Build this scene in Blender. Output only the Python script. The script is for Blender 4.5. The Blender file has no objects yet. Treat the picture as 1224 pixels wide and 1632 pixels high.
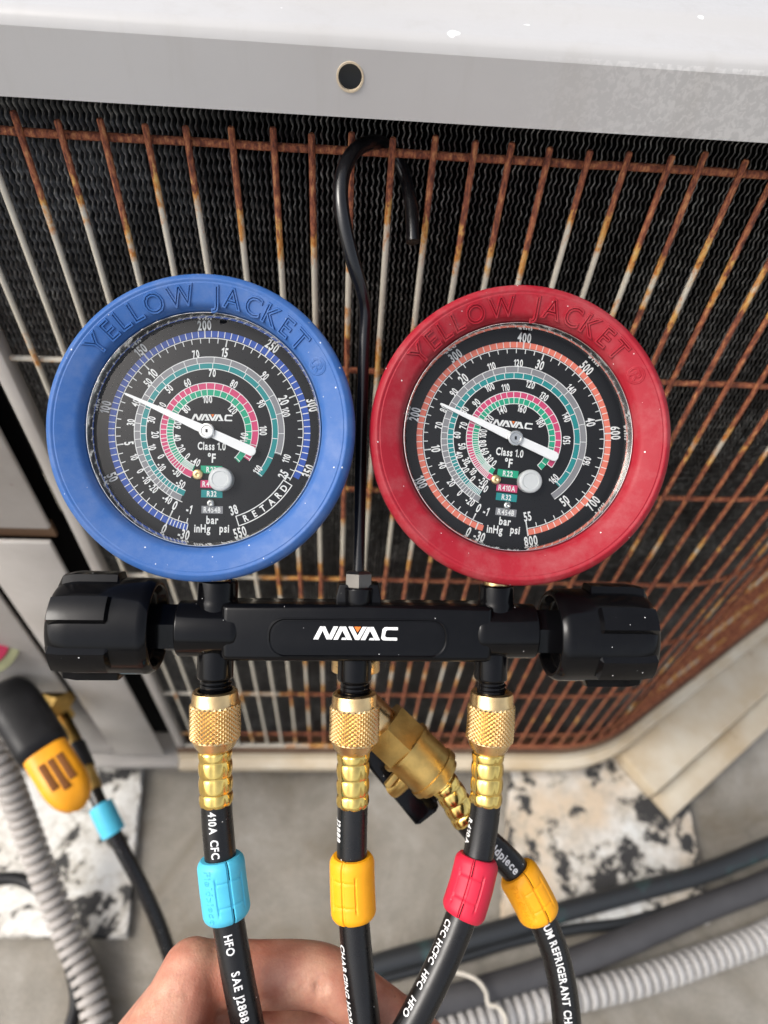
import bpy, bmesh, math, random
import numpy as np
from mathutils import Vector, Matrix
random.seed(7)
RNG = np.random.RandomState(7)
S = bpy.context.scene
COL = S.collection
rad = math.radians

# ------------------------------------------------------------------ camera
GROUND_Z = 0.0
Z0 = 0.622                       # height of the guard's top rail above the ground
F_PX, IMG_W, IMG_H = 1040.0, 1224.0, 1632.0
CAM_POS = Vector((0.1127, -0.2436, 0.0939 + Z0))
PITCH, YAW, ROLL = 0.86611, 0.09227, 0.09565
Fv = Vector((math.sin(YAW) * math.cos(PITCH), math.cos(YAW) * math.cos(PITCH), -math.sin(PITCH)))
R0 = Vector((math.cos(YAW), -math.sin(YAW), 0))
U0 = R0.cross(Fv)
Rv = R0 * math.cos(ROLL) + U0 * math.sin(ROLL)
Uv = -R0 * math.sin(ROLL) + U0 * math.cos(ROLL)
cam_d = bpy.data.cameras.new('camera')
cam = bpy.data.objects.new('camera', cam_d)
COL.objects.link(cam)
CAM_M = Matrix(((Rv.x, Uv.x, -Fv.x, CAM_POS.x), (Rv.y, Uv.y, -Fv.y, CAM_POS.y), (Rv.z, Uv.z, -Fv.z, CAM_POS.z), (0, 0, 0, 1)))
cam.matrix_world = CAM_M
cam_d.sensor_fit = 'HORIZONTAL'
cam_d.sensor_width = 36.0
cam_d.lens = 36.0 * F_PX / IMG_W
cam_d.clip_start = 0.01
cam_d.clip_end = 500.0
cam_d.dof.use_dof = True
cam_d.dof.focus_distance = 0.213
cam_d.dof.aperture_fstop = 11.5
S.camera = cam

# ------------------------------------------------------------------ sky, sun, exposure
SUN_ELEV, SUN_AZ = 48.0, 256.0          # azimuth measured from +Y clockwise: veiled sun to the left
world = bpy.data.worlds.new('World')
S.world = world
world.use_nodes = True
wn = world.node_tree
bg = wn.nodes['Background']
sky = wn.nodes.new('ShaderNodeTexSky')
sky.sky_type = 'NISHITA'
sky.sun_disc = False
sky.sun_elevation = rad(SUN_ELEV)
sky.sun_rotation = rad(SUN_AZ)
sky.air_density = 1.0
sky.dust_density = 5.0
sky.ozone_density = 1.0
hsv = wn.nodes.new('ShaderNodeHueSaturation')      # thin overcast: a paler sky
hsv.inputs['Saturation'].default_value = 0.45
wn.links.new(sky.outputs[0], hsv.inputs['Color'])
wn.links.new(hsv.outputs[0], bg.inputs[0])
bg.inputs[1].default_value = 0.15
sun_d = bpy.data.lights.new('sun', 'SUN')
sun_d.energy = 0.65
sun_d.angle = rad(20)
sun_d.color = (1.0, 0.96, 0.90)
sun = bpy.data.objects.new('sun', sun_d)
COL.objects.link(sun)
sd = Vector((math.sin(rad(SUN_AZ)) * math.cos(rad(SUN_ELEV)), math.cos(rad(SUN_AZ)) * math.cos(rad(SUN_ELEV)), math.sin(rad(SUN_ELEV))))
sun.rotation_euler = sd.to_track_quat('Z', 'Y').to_euler()
S.view_settings.view_transform = 'Standard'
S.view_settings.look = 'None'
S.view_settings.gamma = 1.0
S.view_settings.exposure = 0.92
S.render.engine = 'CYCLES'

# ------------------------------------------------------------------ measuring helpers
def ray(px, py):
    return Rv * ((px - 612.0) / F_PX) + Uv * ((816.0 - py) / F_PX) + Fv
def C(px, py, d):                      # world point at a depth along the view axis
    return CAM_POS + ray(px, py) * d
def onY(px, py, Y):
    r = ray(px, py); return CAM_POS + r * ((Y - CAM_POS.y) / r.y)
def onZ(px, py, Z):
    r = ray(px, py); return CAM_POS + r * ((Z - CAM_POS.z) / r.z)

# ------------------------------------------------------------------ objects
ROOT_INV = {}
def thing(name, label, cat, loc=None, M=None, group=None):
    o = bpy.data.objects.new(name, None)
    COL.objects.link(o)
    if M is None:
        M = Matrix.Translation(loc if loc is not None else Vector((0, 0, 0)))
    o.matrix_world = M
    o.empty_display_size = 0.02
    ROOT_INV[o.name] = M.inverted()
    o['label'] = label
    o['category'] = cat
    if group: o['group'] = group
    return o
def root_of(o):
    while o.parent: o = o.parent
    return o
def obj(name, vf, mat, parent=None, smooth=True, angle=40, label=None, stuff=False, world_pts=True):
    v, f = vf
    me = bpy.data.meshes.new(name)
    v = np.asarray([tuple(p) for p in v], dtype=float) if not isinstance(v, np.ndarray) else v
    if parent is not None and world_pts:
        Mi = np.array(ROOT_INV[root_of(parent).name])
        v = v @ Mi[:3, :3].T + Mi[:3, 3]
    me.from_pydata(v.tolist(), [], f)
    me.update()
    if smooth:
        me.shade_smooth()
        me.set_sharp_from_angle(angle=rad(angle))
    o = bpy.data.objects.new(name, me)
    COL.objects.link(o)
    me.materials.append(MAT[mat] if isinstance(mat, str) else mat)
    if parent is not None: o.parent = parent
    if label: o['label'] = label
    if stuff: o['kind'] = 'stuff'
    return o
def xf(vf, M):
    v, f = vf
    return ([M @ Vector(p) for p in v], f)
def join(*vfs):
    V, Fc = [], []
    for v, f in vfs:
        n = len(V)
        V += [tuple(p) for p in v]
        Fc += [tuple(i + n for i in q) for q in f]
    return V, Fc

# ------------------------------------------------------------------ mesh helpers
def box(x0, x1, y0, y1, z0, z1, bev=0.0, seg=2):
    bm = bmesh.new()
    bmesh.ops.create_cube(bm, size=1.0)
    for v in bm.verts:
        v.co = Vector(((x0 + x1) / 2 + v.co.x * (x1 - x0), (y0 + y1) / 2 + v.co.y * (y1 - y0), (z0 + z1) / 2 + v.co.z * (z1 - z0)))
    if bev > 0:
        bmesh.ops.bevel(bm, geom=bm.edges[:], offset=bev, segments=seg, profile=0.5, affect='EDGES')
    return from_bm(bm)
def from_bm(bm):
    bm.verts.index_update()
    v = [tuple(q.co) for q in bm.verts]
    f = [tuple(q.index for q in p.verts) for p in bm.faces]
    bm.free()
    return v, f
def prism(poly, z0, z1, bev=0.0, seg=2):
    """extrude a 2-D polygon (counter-clockwise) along z"""
    bm = bmesh.new()
    vs = [bm.verts.new((x, y, z1)) for x, y in poly]
    top = bm.faces.new(vs)
    r = bmesh.ops.extrude_face_region(bm, geom=[top])
    nv = [e for e in r['geom'] if isinstance(e, bmesh.types.BMVert)]
    for v in vs: v.co.z = z0
    bmesh.ops.recalc_face_normals(bm, faces=bm.faces[:])
    if bev > 0:
        zs = [e for e in bm.edges if abs(e.verts[0].co.z - z1) < 1e-9 and abs(e.verts[1].co.z - z1) < 1e-9]
        bmesh.ops.bevel(bm, geom=zs, offset=bev, segments=seg, profile=0.5, affect='EDGES')
    return from_bm(bm)
def lathe(prof, n=48, axis='z', closed=False):
    """profile [(r, h)] turned round the axis"""
    V, Fc = [], []
    m = len(prof)
    for (r, h) in prof:
        for i in range(n):
            a = 2 * math.pi * i / n
            c, s = r * math.cos(a), r * math.sin(a)
            V.append((c, s, h) if axis == 'z' else ((h, c, s) if axis == 'x' else (s, h, c)))
    for j in range(m - 1 + (1 if closed else 0)):
        k = (j + 1) % m
        for i in range(n):
            i2 = (i + 1) % n
            Fc.append((j * n + i, j * n + i2, k * n + i2, k * n + i))
    if not closed:
        if prof[0][0] > 1e-7: Fc.append(tuple(reversed(range(n))))
        if prof[-1][0] > 1e-7: Fc.append(tuple((m - 1) * n + i for i in range(n)))
    return V, Fc
def arc_prof(pts, seg=4):
    """round a profile's inner corners: pts = [(r, h, radius)]"""
    out = []
    for i, p in enumerate(pts):
        if i in (0, len(pts) - 1) or p[2] <= 0: out.append((p[0], p[1])); continue
        a, b, c = Vector(pts[i - 1][:2]), Vector(p[:2]), Vector(pts[i + 1][:2])
        d1, d2 = (a - b), (c - b)
        k = min(p[2], d1.length * .48, d2.length * .48)
        p1, p2 = b + d1.normalized() * k, b + d2.normalized() * k
        for s in range(seg + 1):
            t = s / seg
            q = p1.lerp(b, t).lerp(b.lerp(p2, t), t)
            out.append((q.x, q.y))
    return out
class Path:
    """smooth centre line through world points, frames turned towards the camera"""
    def __init__(self, pts, sub=14, ref=None):
        pts = [Vector(p) for p in pts]
        P = [pts[0] * 2 - pts[1]] + pts + [pts[-1] * 2 - pts[-2]]
        out = []
        for i in range(1, len(P) - 2):
            p0, p1, p2, p3 = P[i - 1:i + 3]
            for k in range(sub):
                t = k / sub
                out.append(0.5 * ((2 * p1) + (p2 - p0) * t + (2 * p0 - 5 * p1 + 4 * p2 - p3) * t * t + (3 * p1 - p0 - 3 * p2 + p3) * t ** 3))
        out.append(pts[-1])
        self.p = out
        self.s = [0.0]
        for a, b in zip(out, out[1:]): self.s.append(self.s[-1] + (b - a).length)
        self.len = self.s[-1]
        self.ref = ref
    def at(self, s):
        s = max(0.0, min(self.len - 1e-9, s))
        i = max(0, min(len(self.s) - 2, int(np.searchsorted(self.s, s, side='right')) - 1))
        t = (s - self.s[i]) / max(1e-9, self.s[i + 1] - self.s[i])
        p = self.p[i].lerp(self.p[i + 1], t)
        def tan(j):
            a, b = max(0, j - 1), min(len(self.p) - 1, j + 1)
            return (self.p[b] - self.p[a]).normalized()
        T = tan(i).lerp(tan(i + 1), t).normalized()
        tc = (CAM_POS - p) if self.ref is None else self.ref
        n = (tc - T * tc.dot(T)).normalized()
        return p, T, n, T.cross(n)
    def near(self, px, py):            # arclength whose projection is nearest to a pixel
        best, bs = 1e9, 0
        for s, p in zip(self.s, self.p):
            d = p - CAM_POS; z = d.dot(Fv)
            u, v = 612 + F_PX * d.dot(Rv) / z, 816 - F_PX * d.dot(Uv) / z
            e = (u - px) ** 2 + (v - py) ** 2
            if e < best: best, bs = e, s
        return bs
def tube(path, rf, n=24, s0=0.0, s1=None, step=0.002, stations=None, caps=True):
    s1 = path.len if s1 is None else s1
    st = stations if stations is not None else list(np.linspace(s0, s1, max(2, int(abs(s1 - s0) / step) + 1)))
    V, Fc = [], []
    for s in st:
        p, T, nn, b = path.at(s)
        for i in range(n):
            a = 2 * math.pi * i / n
            r = rf(s, a) if callable(rf) else rf
            V.append(p + nn * (r * math.cos(a)) + b * (r * math.sin(a)))
    m = len(st)
    for j in range(m - 1):
        for i in range(n):
            i2 = (i + 1) % n
            Fc.append((j * n + i, (j + 1) * n + i, (j + 1) * n + i2, j * n + i2)[::-1])
    if caps:
        Fc.append(tuple(reversed(range(n)))[::-1]); Fc.append(tuple((m - 1) * n + i for i in range(n))[::-1])
    return V, Fc
def ball(c, r, n=16, m=10, sq=(1, 1, 1)):
    prof = [(r * math.sin(math.pi * j / m), -r * math.cos(math.pi * j / m)) for j in range(m + 1)]
    v, f = lathe([(max(1e-6, a), b) for a, b in prof], n)
    return [Vector((p[0] * sq[0], p[1] * sq[1], p[2] * sq[2])) + Vector(c) for p in v], f

# ------------------------------------------------------------------ glyphs
GLY = {}
def make_glyphs():
    chars = sorted(set('0123456789-CLASHNRETDJKWYOXFIMUGPBVZ lasinHgpbrF°RABCdieclfpnok®.'))
    tmp = []
    for kind in ('fill', 'line'):
        for ch in chars:
            if ch == ' ': continue
            if kind == 'line' and ch not in 'YELOWJACKT®Fieldpc': continue
            cu = bpy.data.curves.new('g', 'FONT')
            cu.body = ch
            cu.resolution_u = 3
            cu.offset = 0.028
            if kind == 'line':
                cu.fill_mode = 'NONE' if hasattr(cu, 'fill_mode') else cu.fill_mode
                cu.bevel_depth = 0.042
                cu.bevel_resolution = 1
                cu.offset = 0.0
            o = bpy.data.objects.new('g', cu)
            COL.objects.link(o)
            tmp.append((kind, ch, o, cu))
    dg = bpy.context.evaluated_depsgraph_get()
    dg.update()
    for kind, ch, o, cu in tmp:
        me = o.evaluated_get(dg).to_mesh()
        v = np.array([tuple(p.co) for p in me.vertices])
        f = [tuple(p.vertices) for p in me.polygons]
        GLY[(kind, ch)] = (v, f)
        o.evaluated_get(dg).to_mesh_clear()
    for kind, ch, o, cu in tmp:
        bpy.data.objects.remove(o)
        bpy.data.curves.remove(cu)
make_glyphs()
v1 = np.array([(0.20, 0.0, 0), (0.34, 0.0, 0), (0.34, 0.70, 0), (0.23, 0.70, 0), (0.04, 0.57, 0), (0.04, 0.44, 0), (0.20, 0.53, 0)])
GLY[('fill', '1')] = (v1, [(0, 1, 2, 3, 6), (3, 4, 5, 6)])
def text(s, h, xs=0.7, kind='fill', gap=0.10, mid=True):
    """flat lettering: cap height h, width factor xs, centred on the origin"""
    k = h / 0.70
    V, Fc, x = [], [], 0.0
    for ch in s:
        if ch == ' ': x += 0.30; continue
        v, f = GLY[(kind, ch)]
        x0, x1 = v[:, 0].min(), v[:, 0].max()
        n = len(V)
        for p in v: V.append(((p[0] - x0 + x) * k * xs, (p[1] - 0.35) * k, p[2] * k))
        Fc += [tuple(i + n for i in q) for q in f]
        x += (x1 - x0) + gap
    w = (x - gap) * k * xs
    if mid: V = [(p[0] - w / 2, p[1], p[2]) for p in V]
    return V, Fc, w
def NAVAC(w):
    k = w / 586.0
    polys = [[(0, 0), (34, 0), (78, 92), (46, 92)], [(50, 92), (80, 92), (124, 0), (92, 0)], [(96, 0), (128, 0), (170, 92), (138, 92)],
             [(138, 0), (170, 0), (212, 92), (182, 92)], [(184, 92), (224, 92), (268, 0), (234, 0)], [(192, 0), (230, 0), (224, 15), (200, 15)],
             [(240, 92), (272, 92), (308, 26), (290, 0)], [(292, 0), (318, 0), (368, 92), (338, 92), (306, 30)],
             [(328, 0), (360, 0), (404, 92), (374, 92)], [(376, 92), (416, 92), (462, 0), (428, 0)], [(384, 0), (424, 0), (416, 15), (392, 15)],
             [(470, 14), (484, 0), (508, 20), (496, 30)], [(484, 0), (582, 0), (582, 20), (508, 20)], [(470, 14), (496, 30), (502, 62), (478, 78)],
             [(478, 78), (502, 62), (512, 72), (494, 92)], [(494, 92), (512, 72), (586, 72), (586, 92)]]
    V, Fc = [], []
    for p in polys:
        n = len(V)
        V += [((x - 293) * k, (y - 46) * k, 0.0) for x, y in p]
        Fc.append(tuple(range(n, n + len(p))))
    tri = ([((x - 293) * k, (y - 46) * k, 0.0) for x, y in [(280, 92), (328, 92), (305, 52)]], [(2, 1, 0)])
    return (V, Fc), tri

# ------------------------------------------------------------------ materials
MAT = {}
def newmat(name):
    m = bpy.data.materials.new(name); m.use_nodes = True
    MAT[name] = m
    nt = m.node_tree
    return m, nt, nt.nodes['Principled BSDF']
class N:
    def __init__(s, nt): s.nt = nt
    def new(s, t, **kw):
        n = s.nt.nodes.new(t)
        for k, v in kw.items(): setattr(n, k, v)
        return n
    def link(s, a, b): s.nt.links.new(a, b)
    def val(s, x, sock):
        if isinstance(x, (int, float)): sock.default_value = x
        elif isinstance(x, tuple): sock.default_value = x if len(x) == 4 or len(sock.default_value) == 3 else (*x, 1)
        else: s.link(x, sock)
    def math(s, op, a, b=0.0, c=0.0, clamp=False):
        n = s.new('ShaderNodeMath', operation=op, use_clamp=clamp)
        s.val(a, n.inputs[0]); s.val(b, n.inputs[1]); s.val(c, n.inputs[2])
        return n.outputs[0]
    def mix(s, f, a, b):
        n = s.new('ShaderNodeMix', data_type='RGBA')
        s.val(f, n.inputs[0]); s.val(a, n.inputs[6]); s.val(b, n.inputs[7])
        return n.outputs[2]
    def ramp(s, f, stops, interp='LINEAR'):
        n = s.new('ShaderNodeValToRGB'); cr = n.color_ramp; cr.interpolation = interp
        while len(cr.elements) < len(stops): cr.elements.new(0.5)
        for e, (p, c) in zip(cr.elements, stops):
            e.position = p; e.color = (c, c, c, 1) if isinstance(c, (int, float)) else (*c, 1)
        s.link(f, n.inputs[0])
        return n.outputs[0]
    def noise(s, scale, detail=4, rough=0.55, vec=None, dist=0.0):
        n = s.new('ShaderNodeTexNoise'); n.inputs['Scale'].default_value = scale
        n.inputs['Detail'].default_value = detail; n.inputs['Roughness'].default_value = rough; n.inputs['Distortion'].default_value = dist
        if vec is not None: s.link(vec, n.inputs['Vector'])
        return n.outputs[0]
    def vor(s, scale, vec=None, out='Distance', feat='F1'):
        n = s.new('ShaderNodeTexVoronoi', feature=feat); n.inputs['Scale'].default_value = scale
        if vec is not None: s.link(vec, n.inputs['Vector'])
        return n.outputs[out]
    def coord(s, which='Object'):
        return s.new('ShaderNodeTexCoord').outputs[which]
    def pos(s):
        return s.new('ShaderNodeNewGeometry').outputs['Position']
    def sep(s, v):
        n = s.new('ShaderNodeSeparateXYZ'); s.link(v, n.inputs[0]); return n.outputs
    def bump(s, h, strength, dist, bs):
        n = s.new('ShaderNodeBump'); n.inputs['Strength'].default_value = strength; n.inputs['Distance'].default_value = dist
        s.link(h, n.inputs['Height']); s.link(n.outputs[0], bs.inputs['Normal'])
def plain(name, col, rough=0.5, metal=0.0, spec=0.5, var=0.12, vscale=150, bump=0.0, bscale=900, coat=0.0, sss=0.0):
    m, nt, b = newmat(name); n = N(nt); c = n.coord()
    nz = n.noise(vscale, 4, 0.6, c)
    dark = tuple(x * (1 - var) for x in col); lite = tuple(min(1, x * (1 + var)) for x in col)
    n.link(n.ramp(nz, [(0.3, dark), (0.7, lite)]), b.inputs['Base Color'])
    n.link(n.ramp(nz, [(0.3, max(0.03, rough - 0.06)), (0.7, min(1, rough + 0.08))]), b.inputs['Roughness'])
    b.inputs['Metallic'].default_value = metal
    b.inputs['Specular IOR Level'].default_value = spec
    b.inputs['Coat Weight'].default_value = coat
    b.inputs['Subsurface Weight'].default_value = sss
    if sss: b.inputs['Subsurface Radius'].default_value = (0.004, 0.0015, 0.001); b.inputs['Subsurface Scale'].default_value = 0.5
    if bump: n.bump(n.noise(bscale, 3, 0.6, c), bump, 0.0003, b)
    return m
def dusty(name, col, rough, spec=0.5, speck=0.55, sscale=420, bump=0.15, var=0.06, dust=0.10):
    """moulded or coated surface with a light film of dust and pale specks lying on it"""
    m, nt, b = newmat(name); n = N(nt); c = n.coord()
    v = n.vor(sscale, c); vc = n.new('ShaderNodeTexVoronoi'); vc.inputs['Scale'].default_value = sscale; n.link(c, vc.inputs['Vector'])
    rnd = n.sep(vc.outputs['Color'])
    size = n.math('MULTIPLY', n.math('POWER', rnd[1], 4.0), 0.24)
    hit = n.math('MULTIPLY', n.math('LESS_THAN', v, size), n.math('LESS_THAN', rnd[0], speck))
    film = n.ramp(n.noise(90, 6, 0.7, c), [(0.45, 0.0), (0.85, dust)])
    nz = n.noise(60, 4, 0.6, c)
    base = n.mix(nz, tuple(x * (1 - var) for x in col), tuple(x * (1 + var) for x in col))
    base = n.mix(film, base, (0.55, 0.53, 0.5))
    base = n.mix(n.math('MULTIPLY', hit, 0.8), base, (0.75, 0.74, 0.72))
    n.link(base, b.inputs['Base Color'])
    n.link(n.ramp(n.noise(220, 4, 0.6, c), [(0.3, rough - 0.05), (0.75, rough + 0.10)]), b.inputs['Roughness'])
    b.inputs['Specular IOR Level'].default_value = spec
    n.bump(n.math('ADD', n.noise(1800, 2, 0.5, c), hit), bump, 0.00015, b)
    return m
dusty('blue_rubber', (0.028, 0.098, 0.295), 0.50, 0.30, 0.16, 800, dust=0.12)
dusty('red_rubber', (0.27, 0.0060, 0.016), 0.50, 0.30, 0.16, 800, dust=0.12)
dusty('black_anodised', (0.003, 0.003, 0.0036), 0.14, 0.20, 0.05, 900, 0.015, dust=0.004)
dusty('black_plastic', (0.003, 0.003, 0.0036), 0.14, 0.20, 0.05, 900, 0.015, dust=0.004)
dusty('black_hose', (0.0065, 0.006, 0.006), 0.27, 0.40, 0.08, 900, 0.06, dust=0.006)
plain('hook_black', (0.005, 0.005, 0.006), 0.20, 0, 0.5, 0.1, 200, 0.05)
plain('dial_black', (0.006, 0.006, 0.007), 0.6, 0, 0.2, 0.02, 8)
plain('print_white', (0.80, 0.80, 0.78), 0.6, 0, 0.3, 0.03)
plain('needle_white', (0.86, 0.86, 0.85), 0.45, 0, 0.4, 0.02)
plain('band_blue', (0.025, 0.085, 0.40), 0.6, 0, 0.3, 0.03)
plain('band_orange', (0.80, 0.20, 0.13), 0.6, 0, 0.3, 0.03)
plain('band_grey', (0.24, 0.24, 0.25), 0.6, 0, 0.3, 0.03)
plain('band_teal', (0.01, 0.25, 0.25), 0.6, 0, 0.3, 0.03)
plain('band_pink', (0.62, 0.055, 0.16), 0.6, 0, 0.3, 0.03)
plain('band_green', (0.01, 0.36, 0.20), 0.6, 0, 0.3, 0.03)
plain('logo_orange', (0.80, 0.19, 0.03), 0.6, 0, 0.3, 0.03)
plain('steel', (0.62, 0.61, 0.58), 0.22, 1.0, 0.5, 0.06, 300)
plain('dark_steel', (0.16, 0.15, 0.135), 0.42, 1.0, 0.5, 0.08, 300)
plain('chrome', (0.75, 0.74, 0.72), 0.12, 1.0, 0.5, 0.03, 300)
plain('brass_nut', (0.80, 0.56, 0.27), 0.27, 1.0, 0.5, 0.16, 140, 0.1)
plain('gold_ferrule', (0.84, 0.60, 0.18), 0.19, 1.0, 0.5, 0.12, 180, 0.08)
plain('brass_valve', (0.56, 0.37, 0.12), 0.40, 1.0, 0.5, 0.20, 130, 0.25, 1200)
plain('collar_blue', (0.07, 0.44, 0.62), 0.5, 0, 0.4, 0.05, 160, 0.12)
plain('collar_yellow', (0.86, 0.36, 0.006), 0.5, 0, 0.4, 0.05, 160, 0.12)
plain('collar_red', (0.52, 0.013, 0.040), 0.5, 0, 0.4, 0.05, 160, 0.12)
plain('hose_print', (0.66, 0.66, 0.65), 0.6, 0, 0.3, 0.25, 900)
plain('tool_yellow', (0.80, 0.33, 0.01), 0.45, 0, 0.4, 0.08, 90)
plain('slot_brown', (0.16, 0.055, 0.008), 0.6, 0, 0.3)
plain('tool_black', (0.008, 0.008, 0.009), 0.45, 0, 0.25, 0.2, 60)
plain('conduit_grey', (0.36, 0.335, 0.31), 0.45, 0, 0.4, 0.12, 25)
plain('conduit_pale', (0.42, 0.405, 0.385), 0.45, 0, 0.4, 0.12, 25)
plain('pipe_grey', (0.06, 0.058, 0.06), 0.55, 0, 0.4, 0.2, 25)
plain('label_green', (0.27, 0.27, 0.15), 0.6, 0, 0.3, 0.15, 120)
plain('label_red', (0.42, 0.03, 0.075), 0.5, 0, 0.3, 0.1, 120)
plain('tie_white', (0.62, 0.57, 0.48), 0.5, 0, 0.4, 0.1, 100)
plain('coil_dark', (0.004, 0.004, 0.004), 0.9, 0, 0.1)
plain('stopper', (0.62, 0.63, 0.62), 0.35, 0, 0.5, 0.04, 100)

def mat_fin():
    m, nt, b = newmat('fin'); n = N(nt); p = n.pos()
    z = n.math('ADD', n.math('MULTIPLY', n.noise(330, 3, 0.7, p), 0.7), n.math('MULTIPLY', n.noise(28, 3, 0.6, p), 0.3))
    n.link(n.ramp(z, [(0.38, (0.014, 0.014, 0.014)), (0.52, (0.09, 0.088, 0.084)), (0.66, (0.34, 0.335, 0.31))]), b.inputs['Base Color'])
    b.inputs['Roughness'].default_value = 0.42
    b.inputs['Specular IOR Level'].default_value = 0.6
mat_fin()
def mat_wire():
    """cream coating that has rusted away near the welds, more so towards the right end of the guard"""
    m, nt, b = newmat('rusty_wire'); n = N(nt); p = n.pos(); x, y, z = n.sep(p)
    rnd = n.new('ShaderNodeObjectInfo').outputs['Random']
    zr = n.math('SUBTRACT', z, Z0)
    q = n.math('ADD', n.math('DIVIDE', zr, 0.0888), 100.5)
    d = n.math('MULTIPLY', n.math('ABSOLUTE', n.math('SUBTRACT', n.math('FRACT', q), 0.5)), 0.0888)
    L = n.math('ADD', n.math('MULTIPLY', n.math('SUBTRACT', x, 0.02, clamp=False), 0.17), -0.010)
    L = n.math('MINIMUM', n.math('MAXIMUM', L, -0.026), 0.032)
    L = n.math('ADD', L, n.math('MULTIPLY', n.math('MINIMUM', n.math('MULTIPLY', n.math('ADD', zr, 0.15), -0.04), 0.007), n.math('GREATER_THAN', x, 0.06)))
    top = n.math('GREATER_THAN', zr, -0.044)
    L = n.math('ADD', n.math('MULTIPLY', n.math('SUBTRACT', 1.0, top), L), n.math('MULTIPLY', top, n.math('ADD', n.math('MINIMUM', 0.018, n.math('ADD', 0.016, n.math('MULTIPLY', n.math('ADD', x, 0.006), 6.0))), n.math('MULTIPLY', x, 0.03))))
    L = n.math('ADD', L, n.math('MULTIPLY', n.math('SUBTRACT', rnd, 0.5), 0.022))
    nz = n.noise(140, 4, 0.65, p)
    L = n.math('ADD', L, n.math('MULTIPLY', n.math('SUBTRACT', nz, 0.5), 0.040))
    e = n.math('DIVIDE', n.math('SUBTRACT', d, L), 0.015)       # <0 rust ... 1 clean
    mp = n.new('ShaderNodeMapping'); mp.inputs['Scale'].default_value = (1, 1, 0.35); n.link(p, mp.inputs[0])
    fine = n.noise(620, 5, 0.75, mp.outputs[0])
    e2 = n.math('ADD', e, n.math('MULTIPLY', n.math('SUBTRACT', fine, 0.5), 1.5))
    rust = n.ramp(fine, [(0.36, (0.065, 0.019, 0.012)), (0.46, (0.19, 0.052, 0.027)), (0.54, (0.33, 0.105, 0.046)), (0.65, (0.52, 0.24, 0.10))])
    mid = n.mix(n.ramp(fine, [(0.4, 0.0), (0.62, 1.0)]), (0.44, 0.14, 0.02), (0.62, 0.38, 0.11))
    clean = n.mix(nz, (0.46, 0.415, 0.33), (0.60, 0.565, 0.48))
    c1 = n.mix(n.ramp(e2, [(0.0, 0.0), (0.22, 1.0)]), rust, mid)
    c2 = n.mix(n.ramp(e2, [(0.45, 0.0), (1.0, 1.0)]), c1, clean)
    n.link(c2, b.inputs['Base Color'])
    n.link(n.ramp(e2, [(0.2, 0.85), (0.7, 0.42)]), b.inputs['Roughness'])
    n.bump(fine, 0.5, 0.0005, b)
mat_wire()
def mat_cover():
    m, nt, b = newmat('painted_cover'); n = N(nt); p = n.pos()
    big = n.noise(14, 5, 0.6, p); fine = n.noise(420, 4, 0.7, p)
    base = n.mix(big, (0.39, 0.38, 0.37), (0.455, 0.45, 0.445))
    x, y, z = n.sep(p)
    patch = n.math('MULTIPLY', n.math('LESS_THAN', z, Z0 + 0.0365), n.math('MULTIPLY', n.ramp(n.math('ADD', x, n.math('MULTIPLY', big, 0.06)), [(0.19, 0.0), (0.24, 1.0)]), n.ramp(n.noise(520, 3, 0.6, p, 0.6), [(0.46, 0.0), (0.60, 1.0)])))
    base = n.mix(n.math('MULTIPLY', patch, 0.30), base, (0.68, 0.67, 0.65))
    mps = n.new('ShaderNodeMapping'); mps.inputs['Scale'].default_value = (1, 1, 0.12); n.link(p, mps.inputs[0])
    base = n.mix(n.ramp(n.noise(75, 5, 0.7, mps.outputs[0]), [(0.52, 0.0), (0.76, 0.16)]), base, (0.27, 0.235, 0.19))
    chips = n.ramp(n.noise(120, 2, 0.4, p), [(0.755, 0.0), (0.765, 1.0)])
    base = n.mix(chips, base, (0.80, 0.80, 0.79))
    n.link(base, b.inputs['Base Color'])
    n.link(n.ramp(fine, [(0.3, 0.30), (0.7, 0.42)]), b.inputs['Roughness'])
    n.bump(n.math('ADD', fine, n.math('MULTIPLY', patch, 0.5)), 0.10, 0.0003, b)
mat_cover()
def mat_panel(name, a, bcol, rustamt):
    m, nt, b = newmat(name); n = N(nt); p = n.pos()
    big = n.noise(18, 5, 0.6, p); fine = n.noise(260, 4, 0.7, p)
    base = n.mix(n.ramp(big, [(0.35, 0.0), (0.65, 1.0)]), a, bcol)
    r = n.ramp(n.math('ADD', n.math('MULTIPLY', fine, 0.35), n.math('MULTIPLY', n.noise(32, 4, 0.6, p), 0.65)), [(0.62 - rustamt, 0.0), (0.68 - rustamt, 1.0)])
    base = n.mix(r, base, (0.20, 0.075, 0.03))
    n.link(base, b.inputs['Base Color']); b.inputs['Roughness'].default_value = 0.5
    n.bump(fine, 0.2, 0.0004, b)
mat_panel('panel_grey', (0.35, 0.325, 0.295), (0.43, 0.405, 0.375), -0.02)
mat_panel('panel_cream', (0.46, 0.36, 0.23), (0.58, 0.52, 0.41), 0.005)
mat_panel('pan_rust', (0.075, 0.035, 0.018), (0.13, 0.075, 0.04), 0.05)
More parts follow.
